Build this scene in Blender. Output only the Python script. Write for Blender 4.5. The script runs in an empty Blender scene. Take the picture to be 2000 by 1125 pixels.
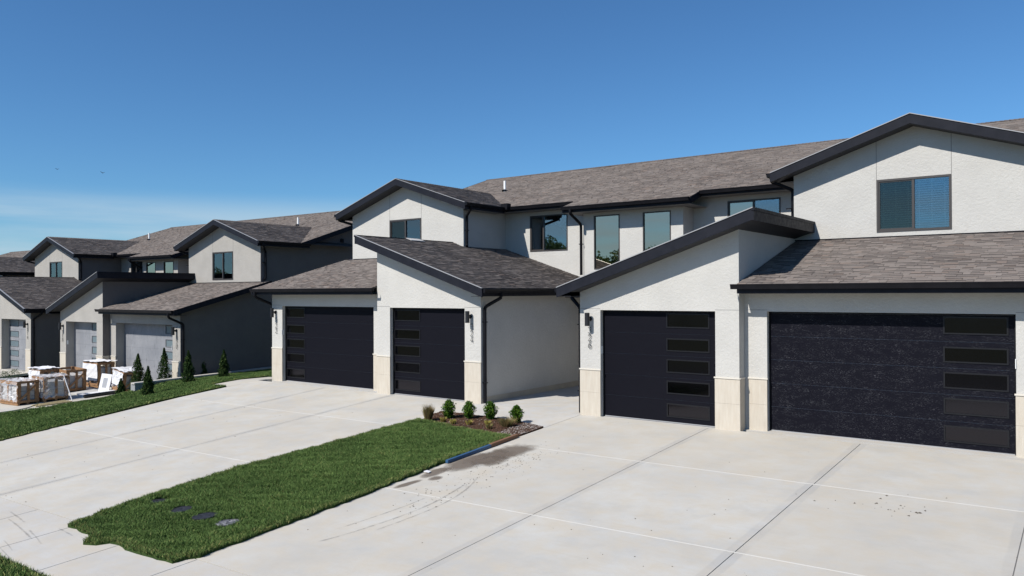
import bpy, bmesh, math, random
import numpy as np
from mathutils import Vector, Matrix
random.seed(7); RNG = np.random.default_rng(11)
scene = bpy.context.scene
COL = scene.collection

# ------------------------------------------------------------------ camera
YAW, PITCH, ROLL, FPX = -0.6390, 0.0049, -0.0049, 1516.676
cam_d = bpy.data.cameras.new('camera'); cam = bpy.data.objects.new('camera', cam_d); COL.objects.link(cam)
fw = Vector((math.sin(YAW)*math.cos(PITCH), math.cos(YAW)*math.cos(PITCH), math.sin(PITCH)))
rt = Vector((math.cos(YAW), -math.sin(YAW), 0)); up = rt.cross(fw)
r2 = rt*math.cos(ROLL)+up*math.sin(ROLL); u2 = -rt*math.sin(ROLL)+up*math.cos(ROLL)
mw = Matrix((( r2.x, u2.x, -fw.x, 12.727), (r2.y, u2.y, -fw.y, 0.0), (r2.z, u2.z, -fw.z, 3.3068), (0, 0, 0, 1)))
cam.matrix_world = mw
cam_d.sensor_width = 36; cam_d.lens = FPX/2000*36; cam_d.clip_start = 0.05; cam_d.clip_end = 3000
scene.camera = cam

# ------------------------------------------------------------------ sky and sun
SUN_DIR = Vector((-0.13, -0.47, 0.47)).normalized()          # towards the sun
world = bpy.data.worlds.new('World'); scene.world = world; world.use_nodes = True
wn = world.node_tree; wn.nodes.clear()
def wnode(t): return wn.nodes.new(t)
sky = wnode('ShaderNodeTexSky'); sky.sky_type = 'NISHITA'; sky.sun_disc = False
sky.sun_elevation = math.asin(SUN_DIR.z); sky.sun_rotation = math.atan2(SUN_DIR.x, SUN_DIR.y)
sky.air_density = 1.0; sky.dust_density = 0.15; sky.ozone_density = 3.0; sky.altitude = 300
tc = wnode('ShaderNodeTexCoord'); sep = wnode('ShaderNodeSeparateXYZ'); wn.links.new(tc.outputs['Generated'], sep.inputs[0])
mp = wnode('ShaderNodeMapping'); mp.inputs['Scale'].default_value = (1.6, 1.6, 22); wn.links.new(tc.outputs['Generated'], mp.inputs[0])
cn = wnode('ShaderNodeTexNoise'); cn.inputs['Scale'].default_value = 1.7; cn.inputs['Detail'].default_value = 6; cn.inputs['Roughness'].default_value = 0.55
wn.links.new(mp.outputs[0], cn.inputs['Vector'])
cr = wnode('ShaderNodeMapRange'); cr.inputs[1].default_value = 0.30; cr.inputs[2].default_value = 0.60; wn.links.new(cn.outputs['Fac'], cr.inputs[0])
e1 = wnode('ShaderNodeMapRange'); e1.interpolation_type = 'SMOOTHSTEP'; e1.inputs[1].default_value = 0.125; e1.inputs[2].default_value = 0.085; wn.links.new(sep.outputs['Z'], e1.inputs[0])
e2 = wnode('ShaderNodeMapRange'); e2.inputs[1].default_value = -0.02; e2.inputs[2].default_value = 0.05; e2.inputs[3].default_value = 0.3; wn.links.new(sep.outputs['Z'], e2.inputs[0])
m1 = wnode('ShaderNodeMath'); m1.operation = 'MULTIPLY'; wn.links.new(cr.outputs[0], m1.inputs[0]); wn.links.new(e1.outputs[0], m1.inputs[1])
m2 = wnode('ShaderNodeMath'); m2.operation = 'MULTIPLY'; wn.links.new(m1.outputs[0], m2.inputs[0]); wn.links.new(e2.outputs[0], m2.inputs[1])
m3 = wnode('ShaderNodeMath'); m3.operation = 'MULTIPLY'; m3.inputs[1].default_value = 0.72; wn.links.new(m2.outputs[0], m3.inputs[0])
cm = wnode('ShaderNodeMixRGB'); cm.inputs[2].default_value = (6.0, 8.0, 9.6, 1)
wn.links.new(m3.outputs[0], cm.inputs[0])
bg = wnode('ShaderNodeBackground'); bg.inputs['Strength'].default_value = 0.065
wo = wnode('ShaderNodeOutputWorld'); gr = wnode('ShaderNodeMixRGB'); gr.blend_type = 'MULTIPLY'; gr.inputs[0].default_value = 1; gr.inputs[2].default_value = (.67, 1.11, 1.46, 1); wn.links.new(sky.outputs[0], gr.inputs[1]); wn.links.new(gr.outputs[0], cm.inputs[1])
wn.links.new(cm.outputs[0], bg.inputs[0]); wn.links.new(bg.outputs[0], wo.inputs[0])

sun_d = bpy.data.lights.new('sun', 'SUN'); sun_d.energy = 5.0; sun_d.angle = math.radians(0.53); sun_d.color = (1.0, 0.955, 0.89)
sun = bpy.data.objects.new('sun', sun_d); COL.objects.link(sun); sun.location = (-20, -60, 60)
sun.rotation_euler = (-SUN_DIR).to_track_quat('-Z', 'Y').to_euler()
scene.view_settings.view_transform = 'Standard'; scene.view_settings.look = 'None'
scene.view_settings.exposure = 0.26; scene.view_settings.gamma = 1.0

# ------------------------------------------------------------------ materials
def mat(name, col, rough=0.8, spec=0.5, metal=0.0):
    m = bpy.data.materials.new(name); m.use_nodes = True
    b = m.node_tree.nodes['Principled BSDF']
    b.inputs['Base Color'].default_value = (*col, 1); b.inputs['Roughness'].default_value = rough
    b.inputs['Specular IOR Level'].default_value = spec; b.inputs['Metallic'].default_value = metal
    return m
class NT:
    def __init__(s, m): s.m = m; s.t = m.node_tree; s.b = s.t.nodes['Principled BSDF']
    def n(s, t, **kw):
        x = s.t.nodes.new(t)
        for k, v in kw.items(): setattr(x, k, v)
        return x
    def l(s, a, b): s.t.links.new(a, b)
    def coords(s, scale=(1, 1, 1), kind='Object'):
        c = s.n('ShaderNodeTexCoord'); mpn = s.n('ShaderNodeMapping'); mpn.inputs['Scale'].default_value = scale
        s.l(c.outputs[kind], mpn.inputs[0]); return mpn.outputs[0]
    def noise(s, vec, scale, detail=4, rough=0.55):
        x = s.n('ShaderNodeTexNoise'); x.inputs['Scale'].default_value = scale; x.inputs['Detail'].default_value = detail; x.inputs['Roughness'].default_value = rough
        s.l(vec, x.inputs['Vector']); return x.outputs['Fac']
    def ramp(s, f, lo, hi, a=0.0, b=1.0):
        x = s.n('ShaderNodeMapRange'); x.inputs[1].default_value = lo; x.inputs[2].default_value = hi; x.inputs[3].default_value = a; x.inputs[4].default_value = b
        s.l(f, x.inputs[0]); return x.outputs[0]
    def math(s, op, a, b=None):
        x = s.n('ShaderNodeMath', operation=op)
        for i, v in enumerate((a, b)):
            if v is None: continue
            if isinstance(v, (int, float)): x.inputs[i].default_value = v
            else: s.l(v, x.inputs[i])
        return x.outputs[0]
    def mix(s, f, a, b, mode='MIX'):
        x = s.n('ShaderNodeMixRGB', blend_type=mode)
        for i, v in enumerate((f, a, b)):
            if isinstance(v, (int, float)): x.inputs[i].default_value = v
            elif isinstance(v, tuple): x.inputs[i].default_value = (*v, 1)
            else: s.l(v, x.inputs[i])
        return x.outputs[0]
    def bump(s, h, strength, dist=0.01):
        x = s.n('ShaderNodeBump'); x.inputs['Strength'].default_value = strength; x.inputs['Distance'].default_value = dist
        s.l(h, x.inputs['Height']); s.l(x.outputs[0], s.b.inputs['Normal'])
    def base(s, c): s.l(c, s.b.inputs['Base Color'])
M = {}
def stucco(name, c1, c2, c3=None):
    m = mat(name, c1, 0.92, 0.25); t = NT(m); v = t.coords()
    a = t.ramp(t.noise(v, 1.3, 6, 0.65), 0.32, 0.68); b = t.ramp(t.noise(v, 9, 4, .6), 0.3, 0.7)
    c = t.mix(t.math('MULTIPLY', a, .8), c1, c2); c = t.mix(t.math('MULTIPLY', b, 0.3), c, c2)
    fine = t.noise(v, 55, 5, .7); co = t.noise(v, 16, 3, .6)
    c = t.mix(t.ramp(fine, .35, .75, 0, .35), c, tuple(x*.82 for x in c2))
    t.base(c); t.bump(t.math('ADD', t.math('MULTIPLY', fine, 1.0), t.math('MULTIPLY', co, 1.1)), 0.55, 0.02)
    return m
M['stucco'] = stucco('cream_stucco', (.528, .516, .484), (.458, .446, .418))
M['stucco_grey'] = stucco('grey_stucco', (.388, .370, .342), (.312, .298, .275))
M['stucco_side'] = stucco('side_wall_stucco', (.165, .150, .142), (.135, .122, .118))  # darker tone kept for the side and end walls
def concrete(name, c1, c2, joints=None, warm=(.475, .42, .335)):
    m = mat(name, c1, 0.85, 0.3); t = NT(m); v = t.coords(kind='Object')
    a = t.ramp(t.noise(v, .55, 5, .6), .34, .66); b = t.ramp(t.noise(v, 2.3, 6, .65), .36, .68); f = t.noise(v, 45, 4, .7)
    c = t.mix(a, c1, tuple(x*.95 for x in c2))
    c = t.mix(t.math('MULTIPLY', b, .72), c, warm)
    w2 = t.ramp(t.noise(v, 1.1, 5, .7), .5, .72); c = t.mix(t.math('MULTIPLY', w2, .45), c, tuple(x*.86 for x in c2))
    vs = t.coords((1.2, 9, 1)); st = t.ramp(t.noise(vs, 1.6, 5, .6), .52, .75); c = t.mix(t.math('MULTIPLY', st, .28), c, tuple(x*.9 for x in warm))
    vv = t.n('ShaderNodeTexVoronoi'); vv.inputs['Scale'].default_value = 3.1; t.l(v, vv.inputs['Vector'])
    sp = t.ramp(vv.outputs['Distance'], .028, .018); c = t.mix(t.math('MULTIPLY', sp, .6), c, (.2, .18, .16))
    c = t.mix(t.ramp(f, .4, .75, 0, .18), c, tuple(x*.78 for x in c2))
    oi = t.n('ShaderNodeObjectInfo'); c = t.mix(t.math('MULTIPLY', oi.outputs['Random'], .30), c, tuple(x*.86 for x in warm))
    if joints:
        sx = t.n('ShaderNodeSeparateXYZ'); t.l(v, sx.inputs[0]); d = None
        for j in joints:
            dj = t.math('ABSOLUTE', t.math('SUBTRACT', sx.outputs['X'], j)); d = dj if d is None else t.math('MINIMUM', d, dj)
        d = t.math('ADD', d, t.math('MULTIPLY', t.math('SUBTRACT', t.noise(v, 3.0, 3), .5), .05))
        k = t.math('MULTIPLY', t.ramp(d, .15, .12), t.ramp(t.noise(v, .9, 4), .35, .62, .15, 1.0))
        c = t.mix(t.math('MULTIPLY', k, .42), c, (.30, .30, .295))
    t.base(c); t.bump(t.math('ADD', t.noise(t.coords((3, 60, 3)), 2.0, 3), f), 0.12, 0.01)
    return m
M['drive'] = concrete('driveway_concrete', (.503, .494, .462), (.448, .443, .422), joints=(5.33, 8.76, 11.95, -5.35, -8.7))
M['walk'] = concrete('sidewalk_concrete', (.49, .49, .48), (.45, .45, .445))
M['joint'] = mat('joint_filler', (.17, .165, .16), .9); M['bead'] = mat('pale_joint', (.53, .52, .49), .9)
M['foundation'] = concrete('foundation_concrete', (.42, .38, .31), (.36, .33, .28))
M['block'] = concrete('grey_block', (.30, .31, .32), (.26, .27, .28), warm=(.32, .32, .31))
# stone veneer
m = mat('travertine', (.5, .45, .38), .7, .35); t = NT(m); v = t.coords((6, 6, 1.0))
n1 = t.ramp(t.noise(v, 2.2, 6, .65), .3, .7); n2 = t.ramp(t.noise(t.coords((22, 22, 1.3)), 2, 5, .6), .35, .75)
c = t.mix(n1, (.53, .49, .42), (.45, .405, .335)); c = t.mix(t.math('MULTIPLY', n2, .45), c, (.44, .37, .29)); t.base(c); t.bump(n2, .15, .004); M['stone'] = m
M['cap'] = mat('stone_cap', (.58, .54, .47), .7)
# metals
def metal(name, col, rough, bumpy=.0):
    m = mat(name, col, rough, .12); t = NT(m); v = t.coords((1, 1, 1))
    c = t.mix(t.ramp(t.noise(v, 3.5, 5, .7), .35, .7), col, tuple(x*1.3+.002 for x in col)); t.base(c)
    t.l(t.ramp(t.noise(v, 8, 4), .3, .7, rough-.08, rough+.12), t.b.inputs['Roughness'])
    return m
M['fascia'] = metal('black_trim', (.011, .012, .017), .5)
M['gutter'] = metal('black_gutter', (.007, .007, .009), .38)
M['drip'] = mat('drip_edge', (.30, .30, .31), .4, .5)
M['soffit'] = mat('black_soffit', (.022, .021, .024), .6)
M['soffit_light'] = mat('grey_soffit', (.16, .155, .15), .7)
M['frame'] = mat('bronze_frame', (.045, .040, .038), .45)
M['white'] = mat('white_plastic', (.80, .80, .78), .45)
M['lamp'] = mat('black_lamp', (.014, .013, .015), .4)
M['digit'] = mat('digit_metal', (.03, .03, .03), .4, .5)
M['blind'] = mat('white_blind', (.86, .87, .86), .6)
M['lite_frame'] = mat('lite_frame', (.009, .009, .011), .4, .30); M['grey_glint_pale'] = mat('pale_glint', (.26, .26, .28), .5); M['grey_glint'] = mat('grey_glint', (.11, .11, .12), .5); M['dark'] = mat('interior_dark', (.06, .06, .06), .9)  # two greys here stand in for light caught along the door section joints
# garage door skins
def doorm(name, col, hi, amount, rough):
    m = mat(name, col, rough, .07); t = NT(m)
    v = t.coords((1.0, 1.0, 5)); g = t.noise(v, 26, 5, .75); big = t.noise(t.coords((1.0, 1.0, 2.4)), 3.2, 6, .7)
    k = t.math('MULTIPLY', t.ramp(g, .56, .68), t.ramp(big, .40, .66))
    t.base(t.mix(t.math('MULTIPLY', k, amount), col, hi)); t.l(t.ramp(g, .3, .7, rough-.1, rough+.15), t.b.inputs['Roughness'])
    t.bump(g, .55, .006); return m
M['door'] = doorm('black_door_glints', (.006, .006, .010), (.17, .175, .19), .9, .42)  # sun glints on the double door put into its base colour as pale speckle
M['door_plain'] = doorm('black_door_plain', (.006, .006, .0095), (.022, .023, .03), .5, .5)
m = mat('dusty_grey_door', (.25, .26, .28), .6, .35); t = NT(m)
g = t.ramp(t.noise(t.coords((5, 5, 1.1)), 1.8, 6, .7), .56, .74); h = t.ramp(t.noise(t.coords(), 1.1, 5, .6), .35, .65)
c = t.mix(h, (.25, .255, .27), (.19, .197, .215)); c = t.mix(t.math('MULTIPLY', g, .75), c, (.055, .06, .07)); t.base(c); M['door_grey'] = m
def glassm(name, tint, refl, trans, rough=.01, bumpy=0):
    m = bpy.data.materials.new(name); m.use_nodes = True; t = NT(m); nt = m.node_tree
    out = nt.nodes['Material Output']; nt.nodes.remove(nt.nodes['Principled BSDF'])
    gl = nt.nodes.new('ShaderNodeBsdfGlossy'); gl.inputs['Roughness'].default_value = rough; gl.inputs['Color'].default_value = (*tint, 1)
    tr = nt.nodes.new('ShaderNodeBsdfTransparent'); tr.inputs['Color'].default_value = (trans[0], trans[1], trans[2], 1)
    fr = nt.nodes.new('ShaderNodeFresnel'); fr.inputs['IOR'].default_value = 1.5
    mr = nt.nodes.new('ShaderNodeMapRange'); mr.inputs[1].default_value = 0.0; mr.inputs[2].default_value = 1.0; mr.inputs[3].default_value = refl; mr.inputs[4].default_value = 1.0
    nt.links.new(fr.outputs[0], mr.inputs[0]); mx = nt.nodes.new('ShaderNodeMixShader')
    nt.links.new(mr.outputs[0], mx.inputs[0]); nt.links.new(tr.outputs[0], mx.inputs[1]); nt.links.new(gl.outputs[0], mx.inputs[2]); nt.links.new(mx.outputs[0], out.inputs[0])
    return m
M['glass'] = glassm('window_glass', (.80, .92, 1.0), .12, (.84, .89, .90))
M['glass_screen'] = glassm('screened_glass', (.8, .82, .78), .035, (.62, .64, .60), .06)
M['glass_tall'] = glassm('tall_glass', (1.0, .92, .78), .33, (.25, .3, .28))
M['glass_door'] = glassm('door_lite_glass', (.62, .60, .70), .03, (.015, .015, .015), .10)
M['glass_door_grey'] = mat('dusty_lite_pane', (.125, .165, .185), .35, .4); _unused = glassm('dusty_lite_glass', (.62, .78, .85), .38, (.10, .12, .13), .3)
# shingles: colour per tab from an attribute
def shinglem(name, a, b, c3):
    m = mat(name, a, .93, .2); t = NT(m); at = t.n('ShaderNodeAttribute'); at.attribute_name = 'tone'
    sp = t.n('ShaderNodeSeparateColor'); t.l(at.outputs['Color'], sp.inputs[0])
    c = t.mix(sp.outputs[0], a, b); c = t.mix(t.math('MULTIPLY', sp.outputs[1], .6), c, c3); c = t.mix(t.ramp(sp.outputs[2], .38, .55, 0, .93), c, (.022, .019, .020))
    v = t.coords(); f = t.noise(v, 70, 4, .8); c = t.mix(t.ramp(f, .35, .7, 0, .35), c, tuple(x*.5 for x in a))
    big = t.ramp(t.noise(v, .7, 4, .6), .35, .7, 0, .35); c = t.mix(big, c, tuple(x*1.12 for x in b))
    t.base(c); t.bump(f, .5, .01); return m
M['shingle'] = shinglem('brown_grey_shingle', (.120, .102, .092), (.203, .177, .160), (.168, .122, .098))
M['underlay'] = mat('roof_underlay', (.05, .046, .044), .95)
# ground things
m = mat('grass_blade', (.05, .1, .02), .7, .15); t = NT(m); at = t.n('ShaderNodeAttribute'); at.attribute_name = 'tone'; sp = t.n('ShaderNodeSeparateColor'); t.l(at.outputs['Color'], sp.inputs[0])
c = t.mix(sp.outputs[0], (.030, .072, .016), (.145, .235, .062)); c = t.mix(sp.outputs[1], c, (.30, .29, .11)); t.base(c)
t.b.inputs['Transmission Weight'].default_value = 0; M['grass'] = m
m = mat('turf_soil', (.03, .045, .015), .95, .1); t = NT(m); v = t.coords(); n = t.noise(v, 14, 5, .7)
t.base(t.mix(t.ramp(n, .3, .7), (.018, .036, .010), (.05, .085, .022))); t.bump(n, .8, .04); M['turf'] = m
m = mat('far_ground', (.06, .08, .03), .95, .1); t = NT(m); v = t.coords(); t.base(t.mix(t.ramp(t.noise(v, .2, 5), .3, .7), (.06, .085, .035), (.13, .12, .075))); M['ground'] = m
m = mat('mulch_soil', (.06, .035, .02), .95, .1); t = NT(m); v = t.coords(); n = t.noise(v, 26, 5, .8)
t.base(t.mix(t.ramp(n, .35, .65), (.055, .030, .021), (.11, .066, .045))); t.bump(n, 1.0, .05); M['mulch'] = m
m = mat('mulch_chip', (.1, .06, .04), .9, .1); t = NT(m); at = t.n('ShaderNodeAttribute'); at.attribute_name = 'tone'; sp = t.n('ShaderNodeSeparateColor'); t.l(at.outputs['Color'], sp.inputs[0])
c = t.mix(sp.outputs[0], (.040, .023, .017), (.125, .070, .045)); c = t.mix(sp.outputs[1], c, (.30, .27, .25)); t.base(c); M['chip'] = m
m = mat('asphalt', (.05, .05, .052), .9, .2); t = NT(m); n = t.noise(t.coords(), 60, 4); t.base(t.mix(n, (.04, .04, .042), (.07, .07, .07))); M['asphalt'] = m
def leafm(name, dark, light, tip):
    m = mat(name, dark, .7, .12); t = NT(m); at = t.n('ShaderNodeAttribute'); at.attribute_name = 'tone'; sp = t.n('ShaderNodeSeparateColor'); t.l(at.outputs['Color'], sp.inputs[0])
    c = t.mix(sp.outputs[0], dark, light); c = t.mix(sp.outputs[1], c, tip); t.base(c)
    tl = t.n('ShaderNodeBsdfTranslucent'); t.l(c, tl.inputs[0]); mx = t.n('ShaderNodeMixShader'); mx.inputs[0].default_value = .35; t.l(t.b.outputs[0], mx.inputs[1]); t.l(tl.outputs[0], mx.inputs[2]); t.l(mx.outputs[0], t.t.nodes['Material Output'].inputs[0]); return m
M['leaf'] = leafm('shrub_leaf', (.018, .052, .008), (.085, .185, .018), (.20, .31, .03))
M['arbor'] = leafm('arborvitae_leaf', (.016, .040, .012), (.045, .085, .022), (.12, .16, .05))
M['straw'] = leafm('straw_blade', (.17, .12, .05), (.34, .25, .12), (.12, .17, .05))
M['yellow'] = leafm('yellow_leaf', (.25, .22, .05), (.42, .38, .10), (.5, .35, .15))
M['treeleaf'] = leafm('tree_leaf', (.050, .085, .030), (.12, .17, .06), (.16, .20, .08))
M['bark'] = mat('bark', (.09, .065, .045), .9)
m = mat('crate_wood', (.3, .18, .09), .8, .25); t = NT(m); n = t.noise(t.coords((3, 3, 3)), 4, 6, .7)
t.base(t.mix(t.ramp(n, .3, .7), (.36, .21, .105), (.165, .085, .045))); M['wood'] = m
m = mat('pale_lumber', (.4, .33, .18), .8, .25); t = NT(m); n = t.noise(t.coords((3, 3, 3)), 5, 6, .7)
t.base(t.mix(t.ramp(n, .3, .7), (.50, .42, .24), (.28, .22, .12))); M['lumber'] = m
M['rust'] = mat('brown_lumber', (.17, .085, .045), .75); M['blue'] = mat('blue_paint', (.028, .085, .175), .5)
m = mat('stone_tile', (.6, .6, .6), .7, .3); t = NT(m); n = t.noise(t.coords(), 3, 5, .6); t.base(t.mix(t.ramp(n, .35, .65), (.50, .49, .47), (.36, .355, .35))); M['tile'] = m
def wrapm():
    m = bpy.data.materials.new('plastic_wrap'); m.use_nodes = True; nt = m.node_tree; t = NT(m); b = t.b
    b.inputs['Base Color'].default_value = (.80, .80, .82, 1); b.inputs['Roughness'].default_value = .22; b.inputs['Specular IOR Level'].default_value = .8
    tr = nt.nodes.new('ShaderNodeBsdfTransparent'); mx = nt.nodes.new('ShaderNodeMixShader'); n = t.ramp(t.noise(t.coords(), 2.2, 3, .5), .35, .68, .16, .46)
    nt.links.new(n, mx.inputs[0]); nt.links.new(tr.outputs[0], mx.inputs[1]); nt.links.new(b.outputs[0], mx.inputs[2]); nt.links.new(mx.outputs[0], nt.nodes['Material Output'].inputs[0])
    t.bump(t.noise(t.coords(), 5, 3, .6), .6, .04); return m
M['wrap'] = wrapm()
m = mat('white_sheet', (.66, .66, .68), .5, .3); t = NT(m); t.bump(t.noise(t.coords(), 5, 3), .35, .03); M['sheet'] = m
M['grey_panel'] = mat('grey_panel', (.3, .31, .33), .5); M['pipe'] = mat('black_pipe', (.012, .013, .015), .35); M['hose'] = mat('green_hose', (.02, .09, .05), .5)
m = mat('cover_plastic', (.02, .02, .023), .6, .3); t = NT(m); n = t.noise(t.coords(), 12, 5, .7); t.base(t.mix(t.ramp(n, .5, .75), (.020, .0205, .025), (.06, .062, .068))); M['cover'] = m
m = mat('dusty_cover', (.06, .06, .07), .7, .3); t = NT(m); n = t.noise(t.coords(), 14, 5, .7); t.base(t.mix(t.ramp(n, .42, .6), (.035, .036, .048), (.26, .26, .27))); M['cover_dusty'] = m
M['clod'] = mat('dirt_clod', (.10, .085, .065), .95); M['bird'] = mat('bird_black', (.02, .02, .025), .8)
def decalm(name, col, amax, scale, streak=(1, 1, 1), lo=.35, hi=.6):
    m = mat(name, col, .85, .2); t = NT(m); nt = m.node_tree; uv = t.n('ShaderNodeUVMap'); sx = t.n('ShaderNodeSeparateXYZ'); t.l(uv.outputs[0], sx.inputs[0])
    n = t.noise(t.coords(streak), scale, 6, .65)
    a = t.math('ADD', sx.outputs['X'], t.math('MULTIPLY', t.math('SUBTRACT', n, .5), 1.1)); a = t.math('MULTIPLY', t.ramp(a, lo, hi), amax)
    tr = nt.nodes.new('ShaderNodeBsdfTransparent'); mx = nt.nodes.new('ShaderNodeMixShader')
    t.l(a, mx.inputs[0]); nt.links.new(tr.outputs[0], mx.inputs[1]); nt.links.new(t.b.outputs[0], mx.inputs[2]); nt.links.new(mx.outputs[0], nt.nodes['Material Output'].inputs[0]); return m
M['stain'] = decalm('damp_dirt_stain', (.16, .13, .105), .72, 3.5, lo=.10, hi=.75)
M['tyre'] = decalm('tyre_mark_rubber', (.15, .145, .135), .42, 6, (1, 1, 1), .30, .80)

# ------------------------------------------------------------------ mesh helpers
class MB:
    def __init__(s, flip=1): s.v = []; s.f = []; s.x = flip
    def add(s, vs, fs):
        o = len(s.v); s.v += [(s.x*a, b, c) for a, b, c in vs]; s.f += [tuple(i+o for i in f) for f in fs]; return s
    def box(s, x0, x1, y0, y1, z0, z1):
        return s.add([(x0, y0, z0), (x1, y0, z0), (x1, y1, z0), (x0, y1, z0), (x0, y0, z1), (x1, y0, z1), (x1, y1, z1), (x0, y1, z1)],
                     [(0, 3, 2, 1), (4, 5, 6, 7), (0, 1, 5, 4), (1, 2, 6, 5), (2, 3, 7, 6), (3, 0, 4, 7)])
    def hexa(s, b4, t4):
        return s.add(list(b4)+list(t4), [(0, 3, 2, 1), (4, 5, 6, 7), (0, 1, 5, 4), (1, 2, 6, 5), (2, 3, 7, 6), (3, 0, 4, 7)])
    def slab(s, quad, th):           # quad of 4 points, thickness straight down
        return s.hexa([(a, b, c-th) for a, b, c in quad], quad)
    def prism(s, poly, axis, a, b):  # polygon in the other two axes, extruded from a to b
        n = len(poly)
        def P(p, q): return (q, p[0], p[1]) if axis == 'x' else (p[0], q, p[1]) if axis == 'y' else (p[0], p[1], q)
        return s.add([P(p, a) for p in poly]+[P(p, b) for p in poly], [tuple(range(n))[::-1], tuple(range(n, 2*n))]+[(i, (i+1) % n, n+(i+1) % n, n+i) for i in range(n)])
    def tube(s, path, r, n=8, cap=True, flat=None):
        pts = [Vector(p) for p in path]; rings = []
        for i, p in enumerate(pts):
            d = (pts[min(i+1, len(pts)-1)]-pts[max(i-1, 0)]).normalized()
            a = Vector((0, 0, 1)) if abs(d.z) < .9 else Vector((0, 1, 0))
            u = d.cross(a).normalized(); w = u.cross(d).normalized(); rr = r[i] if isinstance(r, (list, tuple)) else r
            rings.append([tuple(p+(u*math.cos(2*math.pi*k/n+math.pi/n)+w*math.sin(2*math.pi*k/n+math.pi/n))*rr) for k in range(n)])
        vs = [q for g in rings for q in g]; fs = []
        for i in range(len(rings)-1):
            for k in range(n): fs.append((i*n+k, i*n+(k+1) % n, (i+1)*n+(k+1) % n, (i+1)*n+k))
        if cap: fs += [tuple(range(n))[::-1], tuple((len(rings)-1)*n+k for k in range(n))]
        return s.add(vs, fs)
    def mesh(s, name, m, smooth=False, recalc=True):
        me = bpy.data.meshes.new(name); me.from_pydata(s.v, [], s.f)
        if recalc:
            b = bmesh.new(); b.from_mesh(me); bmesh.ops.recalc_face_normals(b, faces=b.faces); b.to_mesh(me); b.free()
        me.materials.append(m)
        if smooth: me.polygons.foreach_set('use_smooth', [True]*len(me.polygons))
        me.update(); return me
    def build(s, name, m, parent=None, smooth=False, recalc=True, bevel=0):
        o = link(name, s.mesh(name, m, smooth, recalc), parent)
        if bevel:
            b = o.modifiers.new('bevel', 'BEVEL'); b.width = bevel; b.segments = 2; b.limit_method = 'ANGLE'
        return o
def link(name, me, parent=None):
    o = bpy.data.objects.new(name, me); COL.objects.link(o)
    if parent is not None:
        o.parent = parent
        if parent.get('off'): o.location = tuple(-c for c in parent['off'])
    return o
def empty(name, loc): # a thing; its parts are modelled in scene coordinates
    o = bpy.data.objects.new(name, None); COL.objects.link(o); o.location = loc; o.empty_display_size = .3; o['off'] = tuple(loc); return o
def tag(o, label=None, cat=None, group=None, kind=None):
    if label: o['label'] = label
    if cat: o['category'] = cat
    if group: o['group'] = group
    if kind: o['kind'] = kind
    return o
def npmesh(name, verts, faces, m, tone=None, uv=None):
    verts = np.asarray(verts, dtype=np.float32); faces = np.asarray(faces, dtype=np.int32); k = faces.shape[1]
    me = bpy.data.meshes.new(name); me.vertices.add(len(verts)); me.vertices.foreach_set('co', verts.ravel())
    me.loops.add(faces.size); me.loops.foreach_set('vertex_index', faces.ravel()); me.polygons.add(len(faces))
    me.polygons.foreach_set('loop_start', np.arange(0, faces.size, k, dtype=np.int32)); me.polygons.foreach_set('loop_total', np.full(len(faces), k, dtype=np.int32))
    me.update(calc_edges=True); me.materials.append(m)
    if tone is not None:
        at = me.color_attributes.new('tone', 'FLOAT_COLOR', 'POINT'); c = np.ones((len(verts), 4), dtype=np.float32); tone = np.asarray(tone); c[:, 2] = 0; c[:, :tone.shape[1]] = tone; at.data.foreach_set('color', c.ravel())
    if uv is not None:
        l = me.uv_layers.new(name='UVMap'); l.data.foreach_set('uv', np.asarray(uv, dtype=np.float32)[faces.ravel()].ravel())
    me.validate(); return me

# ------------------------------------------------------------------ ground shape (x along the street, y into the plots)
BX, BZ = -30.67, -0.87
def sm(t): t = np.clip(t, 0, 1); return t*t*(3-2*t)
def zA(x, y): x = np.clip(x, -12.6, 15.); return -np.clip(17.9-y, 0, 14.9)*(.062-.0022*x)
def zB(x, y): x = np.clip(x-BX, -12.6, 12.6); return BZ-np.clip(17.9-y, 0, 14.9)*(.062-.0022*x)
def zC(x, y): x = np.clip(x-2*BX, -12.6, 12.6); return 2*BZ-np.clip(17.9-y, 0, 14.9)*(.062-.0022*x)
def zW(y): return np.interp(y, [3, 6.5, 10, 13, 14.5, 15.8, 16.3, 17.2, 20, 26], [-1.4, -1.30, -1.18, -1.05, -.90, -.66, -.50, -.38, -.30, -.25])
def zL(x, y):
    t = sm((-12.6-x)/5.4); inner = zA(x, y)*(1-t)+zW(y)*t
    t2 = sm((-18-x)/1.6); outer = zW(y)*(1-t2)+zB(x, y)*t2
    return np.where(x < -18, outer, inner)
def Gz(x, y): return np.where(np.asarray(x) > -12.6, zA(x, y), zL(x, y))
def g(x, y): return float(Gz(np.float64(x), np.float64(y)))
def gb(x, y): return float(zB(np.float64(x), np.float64(y)))

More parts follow.
